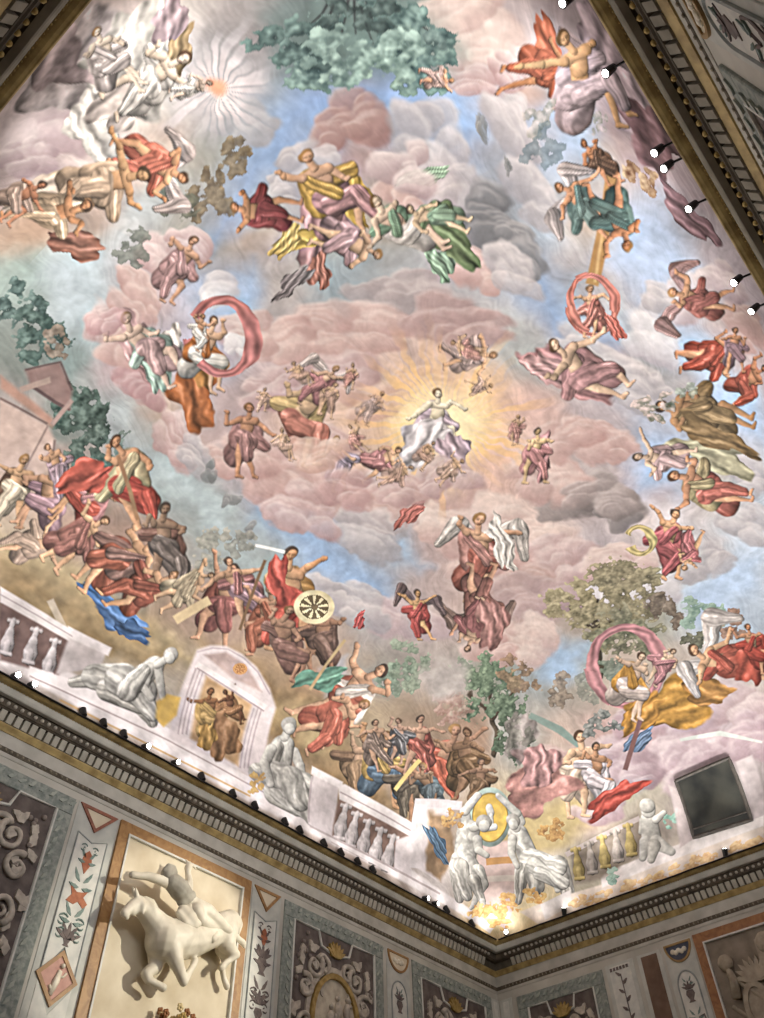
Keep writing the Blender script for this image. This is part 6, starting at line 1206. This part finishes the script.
pilaster('left', 15.25, 9.42, .8, PH, 'narrow pilaster with half-round lunette between two dark panels of the left wall', None, 'lunette')
relief_panel('left', 17.29, 9.4, 3.1, PH, 'dark grotesque panel of the left wall next to the room corner', None, True, 3)
plain_strip('left', 19.02, 9.4, .34, PH, 'slim pale strip on the left wall in the room corner', WHITE)
plain_strip('right', 12.12, 9.4, .36, PH, 'slim pale strip on the right wall in the room corner', WHITE)
relief_panel('right', 10.58, 9.36, 2.42, PH, 'dark grotesque panel of the right wall next to the room corner', None, True, 4)
plain_strip('right', 8.92, 9.4, .74, PH, 'pale strip with a dark leafy twig on the right wall', WHITE, True)
plain_strip('right', 8.15, 9.4, .6, PH, 'strip with a plain dark brown inlay on the right wall', BROWNF)
pilaster('right', 7.42, 9.44, .72, PH, 'pilaster with a navy lunette and lyre ornament beside the right-hand orange frame', None, 'navy')
picture('right', 5.45, 9.44, 3.14, PH, mat('tawny_marble', (130, 86, 50), (160, 112, 68), 5, .5, dist=1.5), 'orange marble frame at the lower right photo corner around grey trophies', mat('grey_field', (122, 112, 100), (148, 138, 124), 3, .8))
pilaster('back', 2.6, 9.42, .72, PH, 'pilaster with a round-ended frame at the top right photo edge', None, 'lunette')
relief_panel('back', 4.72, 9.4, 3.0, PH, 'grotesque panel with reddish scrolls at the top right photo corner', None, True, 6)

# ------------------------------------------------------------------ marble horseman
def sculpt(name, chains, mt, parent, vox=.02, smooth=10):
    """round limbs run into one continuous carved surface"""
    m = MB()
    for ch in chains:
        P = [Vector(p[:3]) for p in ch]; rr = [p[3] for p in ch]; pts = []; rs = []
        for i in range(len(P)-1):
            L = (P[i+1]-P[i]).length; n = max(2, int(L/.05))
            for j in range(n): t = j/n; pts.append(P[i].lerp(P[i+1], t)); rs.append(rr[i]+(rr[i+1]-rr[i])*t)
        pts.append(P[-1]); rs.append(rr[-1])
        m.tube(pts, rs, 12)
        for p, r in zip(P, rr): m.ball(p, r, 12, 8)
    o = m.build(name, mt, parent, True)
    rm = o.modifiers.new('fuse', 'REMESH'); rm.mode = 'VOXEL'; rm.voxel_size = vox; rm.use_smooth_shade = True
    sm = o.modifiers.new('ease', 'SMOOTH'); sm.iterations = smooth; sm.factor = .5
    return o
HX, HZ = 9.11, 7.8
hr = wall_thing('left', HX, HZ, 'equestrian_sculpture', 'white marble horse leaping with a falling rider, mounted within the orange frame', 'sculpture')
def hp(lst):
    D = Y1+WO; k = lambda d: (D-d)/(12.329-.3)
    return [(x*k(d)-HX*1.0049, -d, 1.6+(z-1.6)*k(d)-(1.6+(HZ-1.6)*1.0049), r) for x, z, d, r in lst]
sculpt('horse', [hp(c) for c in (
    [(8.68, 7.62, .34, .33), (8.95, 7.72, .34, .34), (9.25, 7.83, .33, .32), (9.6, 8.02, .30, .27), (9.9, 8.22, .28, .27), (10.02, 8.32, .26, .24)],
    [(8.62, 7.72, .34, .28), (8.42, 7.85, .36, .2), (8.2, 7.95, .38, .155), (8.02, 8.0, .4, .13)],
    [(8.02, 8.02, .4, .125), (7.92, 7.94, .42, .1), (7.84, 7.84, .44, .078), (7.8, 7.79, .44, .07)],
    [(7.98, 8.1, .34, .045), (7.9, 8.18, .32, .04), (7.86, 8.25, .32, .018)], [(8.0, 8.1, .46, .045), (7.95, 8.18, .48, .04), (7.92, 8.25, .48, .018)], [(8.02, 7.93, .42, .1), (7.96, 7.86, .43, .07)], [(7.83, 7.84, .45, .06), (7.87, 7.74, .44, .045)],
    [(8.06, 8.12, .44, .05), (8.14, 8.02, .52, .05), (8.16, 7.9, .52, .03)], [(8.22, 8.1, .44, .055), (8.33, 8.06, .5, .06), (8.46, 7.96, .5, .05), (8.52, 7.9, .48, .025)], [(8.14, 8.14, .4, .05), (8.3, 8.14, .4, .05), (8.42, 8.06, .4, .04)],
    [(8.1, 8.1, .38, .05), (8.25, 8.08, .36, .06), (8.42, 7.99, .35, .07), (8.6, 7.95, .34, .06)], [(8.2, 8.1, .4, .04), (8.34, 8.0, .5, .04), (8.44, 7.9, .52, .02)],
    [(8.82, 7.6, .45, .2), (8.96, 7.42, .5, .14), (9.08, 7.28, .5, .1), (9.21, 7.13, .48, .085), (9.3, 7.3, .46, .058), (9.36, 7.42, .44, .06), (9.38, 7.5, .43, .068)],
    [(8.6, 7.4, .22, .18), (8.6, 7.18, .24, .12), (8.44, 7.04, .26, .09), (8.5, 6.96, .3, .07), (8.68, 6.95, .34, .06), (8.82, 6.93, .36, .07)],
    [(9.98, 8.2, .34, .24), (10.02, 8.0, .36, .18), (10.16, 7.9, .36, .11), (10.29, 7.86, .34, .075), (10.16, 7.74, .32, .058), (10.04, 7.64, .3, .058), (9.98, 7.55, .3, .065)],
    [(9.95, 8.1, .18, .2), (9.95, 7.86, .18, .14), (10.08, 7.7, .18, .08), (10.0, 7.55, .18, .056), (10.06, 7.4, .18, .052), (10.15, 7.3, .18, .064)],
    [(10.12, 8.42, .2, .09), (10.24, 8.46, .16, .07), (10.3, 8.38, .14, .06), (10.28, 8.2, .12, .03)])], MARBLE, hr)
rider = sculpt('rider', [hp(c) for c in (
    [(9.24, 8.3, .42, .16), (9.0, 8.42, .46, .15), (8.78, 8.54, .5, .17), (8.62, 8.6, .5, .15)],
    [(8.62, 8.6, .5, .08), (8.52, 8.7, .52, .09)],
    [(8.62, 8.56, .52, .11), (8.36, 8.54, .5, .085), (8.12, 8.52, .46, .075), (7.94, 8.46, .42, .06), (7.8, 8.43, .4, .065)],
    [(8.8, 8.62, .5, .1), (9.02, 8.58, .52, .085), (9.0, 8.74, .5, .07), (8.94, 8.88, .46, .055), (8.93, 8.96, .44, .075), (8.94, 9.04, .42, .05)], [(8.94, 9.0, .43, .04), (9.04, 9.05, .4, .032), (9.1, 9.0, .4, .025)], [(8.93, 9.02, .43, .035), (8.86, 9.08, .42, .025)],
    [(9.25, 8.36, .5, .15), (9.5, 8.36, .54, .14), (9.78, 8.28, .54, .11), (9.92, 8.23, .52, .095), (10.14, 8.18, .46, .075), (10.3, 8.13, .42, .055), (10.42, 8.1, .4, .06), (10.46, 8.04, .4, .035)],
    [(9.25, 8.3, .58, .14), (9.4, 8.18, .6, .11), (9.55, 8.15, .56, .085), (9.72, 8.16, .52, .07), (9.78, 8.1, .5, .055)])], MARBLE, hr)
GM = mat('grey_marble', (150, 146, 136), (176, 172, 160), 6)
sculpt('helmet', [hp(c) for c in ([(8.5, 8.7, .54, .115), (8.55, 8.73, .55, .115)], [(8.42, 8.74, .58, .03), (8.5, 8.84, .6, .045), (8.62, 8.85, .6, .045), (8.7, 8.78, .58, .025)])], GM, rider, .018, 2)
sculpt('cuirass', [hp(c) for c in ([(9.0, 8.44, .48, .15), (8.82, 8.53, .53, .18), (8.64, 8.6, .54, .155)], [(8.92, 8.36, .5, .1), (9.08, 8.5, .52, .1)])], GM, rider, .018, 2)
sculpt('drapery', [hp(c) for c in (
    [(8.95, 8.22, .5, .09), (9.1, 8.16, .56, .1), (9.22, 8.1, .6, .09), (9.34, 8.1, .6, .07)], [(8.88, 8.14, .52, .06), (9.05, 8.04, .58, .07), (9.2, 8.02, .6, .06)], [(9.1, 8.3, .54, .08), (9.2, 8.2, .6, .07), (9.3, 8.04, .62, .05)],
    )], MARBLE, hr)
sculpt('cloth_end', [hp([(9.62, 8.0, .5, .05), (9.7, 7.96, .54, .08), (9.78, 8.04, .54, .07), (9.72, 8.12, .52, .05)])], MARBLE, hr)
m = MB()
for x, z in ((8.9, 7.7), (9.5, 8.05), (9.95, 8.2)): m.tube([(x-HX, -.3, z-HZ), (x-HX, -.0, z-HZ)], .07, 8)
parts_of(m, 'wall_bolt', MARBLE, hr)

# gilded foliage finial below the horseman
t = wall_thing('left', 9.17, 6.0, 'foliage_finial', 'gilded carved foliage finial at the bottom photo edge below the marble horse', 'finial')
m = MB(); m.tube([(0, -.25, 0), (0, -.25, .3), (0, -.25, .45)], [.12, .05, .1], 10); m.tube([(0, .0, .1), (0, -.25, .12)], .04, 8); m.build('stem', GILT2, t, True)
rg = random.Random(4)
for i in range(26):
    a = rg.uniform(0, PI); e = rg.uniform(.15, 1); r = .34
    m = MB(); c = (r*math.cos(a)*1.0*e, -.25-rg.uniform(-.12, .2), .42+r*math.sin(a)*e*.95)
    for j in range(5): m.ball((c[0]+.04*math.cos(j*1.257), c[1]-.02, c[2]+.04*math.sin(j*1.257)), (.032, .025, .032), 6, 4)
    m.ball((c[0], c[1]-.04, c[2]), .022, 6, 4)
    m.build('flower', rg.choice([GILT2, mat('gilt_rust', (120, 74, 40), (156, 104, 62), 9, .5, .2), mat('gilt_pale', (196, 176, 128), (214, 198, 156), 9, .5, .2)]), t, True)

# stone trophies in the right-hand frame
t = wall_thing('right', 5.5, 7.9, 'trophy_relief', 'grey stone relief of piled arms inside the right-hand orange frame', 'relief')
TR = mat('trophy_stone', (150, 140, 124), (178, 168, 150), 6, bump=.1)
def tl(y, z): return (5.5-y, z-7.9)
x, z = tl(6.45, 8.55); m = MB(); m.tube([(x, -.1, z-.55), (x+.06, -.12, z-.2), (x+.02, -.12, z)], [.1, .09, .06], 9); m.ball((x-.0, -.12, z+.14), (.17, .1, .17), 10, 7); m.build('club', TR, t, True)
x, z = tl(5.9, 8.5); m = MB()
for i in range(9): leaf(m, x, z-.3, R(20+17*i), .5, .07, -.12, -.02, .1)
m.build('plume', TR, t)
x, z = tl(6.05, 7.75); m = MB(); ring_prism(m, oval(x, z, .3, .5), oval(x, z, .2, .38), -.12, -.01); m.prism(oval(x, z, .21, .39), -.08, -.01); m.build('shield', TR, t)
x, z = tl(5.5, 8.75); m = MB(); m.prism([(x-.22, z-.3), (x+.2, z-.3), (x+.24, z+.1), (x+.05, z+.3), (x-.2, z+.2)], -.14, -.01); m.ball((x, -.12, z+.1), (.2, .1, .22), 10, 7); m.build('helmet', TR, t)
x, z = tl(6.1, 8.0); m = MB(); m.tube([(x-.4, -.06, z+.5), (x+.9, -.06, z-.9)], .045, 8); m.tube([(x-.5, -.05, z-.1), (x+.6, -.05, z-1.2)], .04, 8); parts_of(m, 'spear', TR, t)

# ------------------------------------------------------------------ lamps on the cornice
def floodlight(loc, d, label, group, bright=False, lit=True, size=1., arm_to=None):
    """small black floodlight: bracket, barrel head, bezel, lens; d = beam direction"""
    t = empty('floodlight', loc, 0, label, 'spotlight', group)
    d = Vector(d).normalized(); L = .11*size; r = .05*size
    hb = Vector((0, 0, .09*size)) if arm_to is None else Vector(arm_to)
    m = MB(); m.tube([(0, 0, 0), tuple(hb*.6+Vector((0, 0, .012))), tuple(hb)], .014*size, 6); m.build('arm', BLACK, t)
    m = MB(); m.tube([hb-d*L*.75, hb-d*L*.7, hb+d*L*.3, hb+d*L*.5], [r*.5, r*.8, r, r*1.08], 12); h = m.build('head', BLACK, t, False)
    m = MB(); m.tube([hb+d*(L*.49), hb+d*(L*.53)], r*.78, 14); m.build('lens', LENSB if bright else LENS, h) if lit else m.build('lens', GLASSD, h)
    return t
for n, (x, lit, br) in enumerate([(4.61, 1, 1), (4.94, 1, 1), (6.0, 0, 0), (6.45, 0, 0), (6.91, 0, 0), (7.43, 1, 1), (8.15, 1, 0), (8.81, 0, 0), (9.64, 0, 0), (10.25, 0, 0), (11.12, 0, 0), (11.57, 0, 0), (12.32, 0, 0), (12.87, 0, 0), (13.43, 0, 0), (13.95, 0, 0), (15.89, 1, 0), (16.27, 1, 0), (16.7, 0, 0), (17.74, 0, 0)]):
    nth = ['first', 'second', 'third', 'fourth', 'fifth', 'sixth', 'seventh', 'eighth', 'ninth', 'tenth', 'eleventh', 'twelfth', 'thirteenth', 'fourteenth', 'fifteenth', 'sixteenth', 'seventeenth', 'eighteenth', 'nineteenth', 'twentieth'][n]
    floodlight((x, Y1+.03, LZ), (.15, -1, -.25) if lit else (-.2, .5, 1), ('lit' if lit else 'black') + ' floodlight on the left wall cornice, ' + nth + ' from the left photo edge', 'floodlights on the left wall cornice', bool(br), bool(lit), 1.25)
for y, ds in ((11.59, 'in the room corner'), (9.84, 'right of the corner medallion'), (5.56, 'below the dark window')):
    floodlight((X1+.03, y, LZ), (-.3, -.3, 1) if y < 11 else (-.8, -.6, -.2), 'small black floodlight on the right wall cornice ' + ds, 'floodlights on the right wall cornice', False, True, 1.3)
for x, br, ds in ((2.28, 0, 'at the top photo edge'), (3.07, 0, 'on its own below the top one'), (4.07, 0, 'upper of a close pair'), (4.28, 0, 'lower of a close pair'), (4.85, 0, 'on its own below the close pair'), (5.99, 1, 'brightest of the row'), (6.47, 0, 'at the right photo edge')):
    floodlight((x, Y0+.0, LZ-.01), (-.25, .75, -.6), 'black spotlight on the upper right cornice, ' + ds, 'spotlights on the upper right cornice', bool(br), True, 1.0, (-.02, .16, .02))
# cable run along the lip
for nm, pts, ds in (('left', [(X0+.1, Y1-.022, LZ-.012), (X1-.06, Y1-.022, LZ-.012)], 'black lighting cable along the lip of the left wall cornice'), ('right', [(X1-.022, Y1-.06, LZ-.012), (X1-.022, Y0+.1, LZ-.012)], 'black lighting cable along the lip of the right wall cornice')):
    o = MB().tube([Vector(pts[0]).lerp(Vector(pts[1]), i/40)+Vector((0, 0, .004*math.sin(i*1.9))) for i in range(41)], .02, 6).build('lighting_cable', BLACK); tag(o, ds, 'cable')
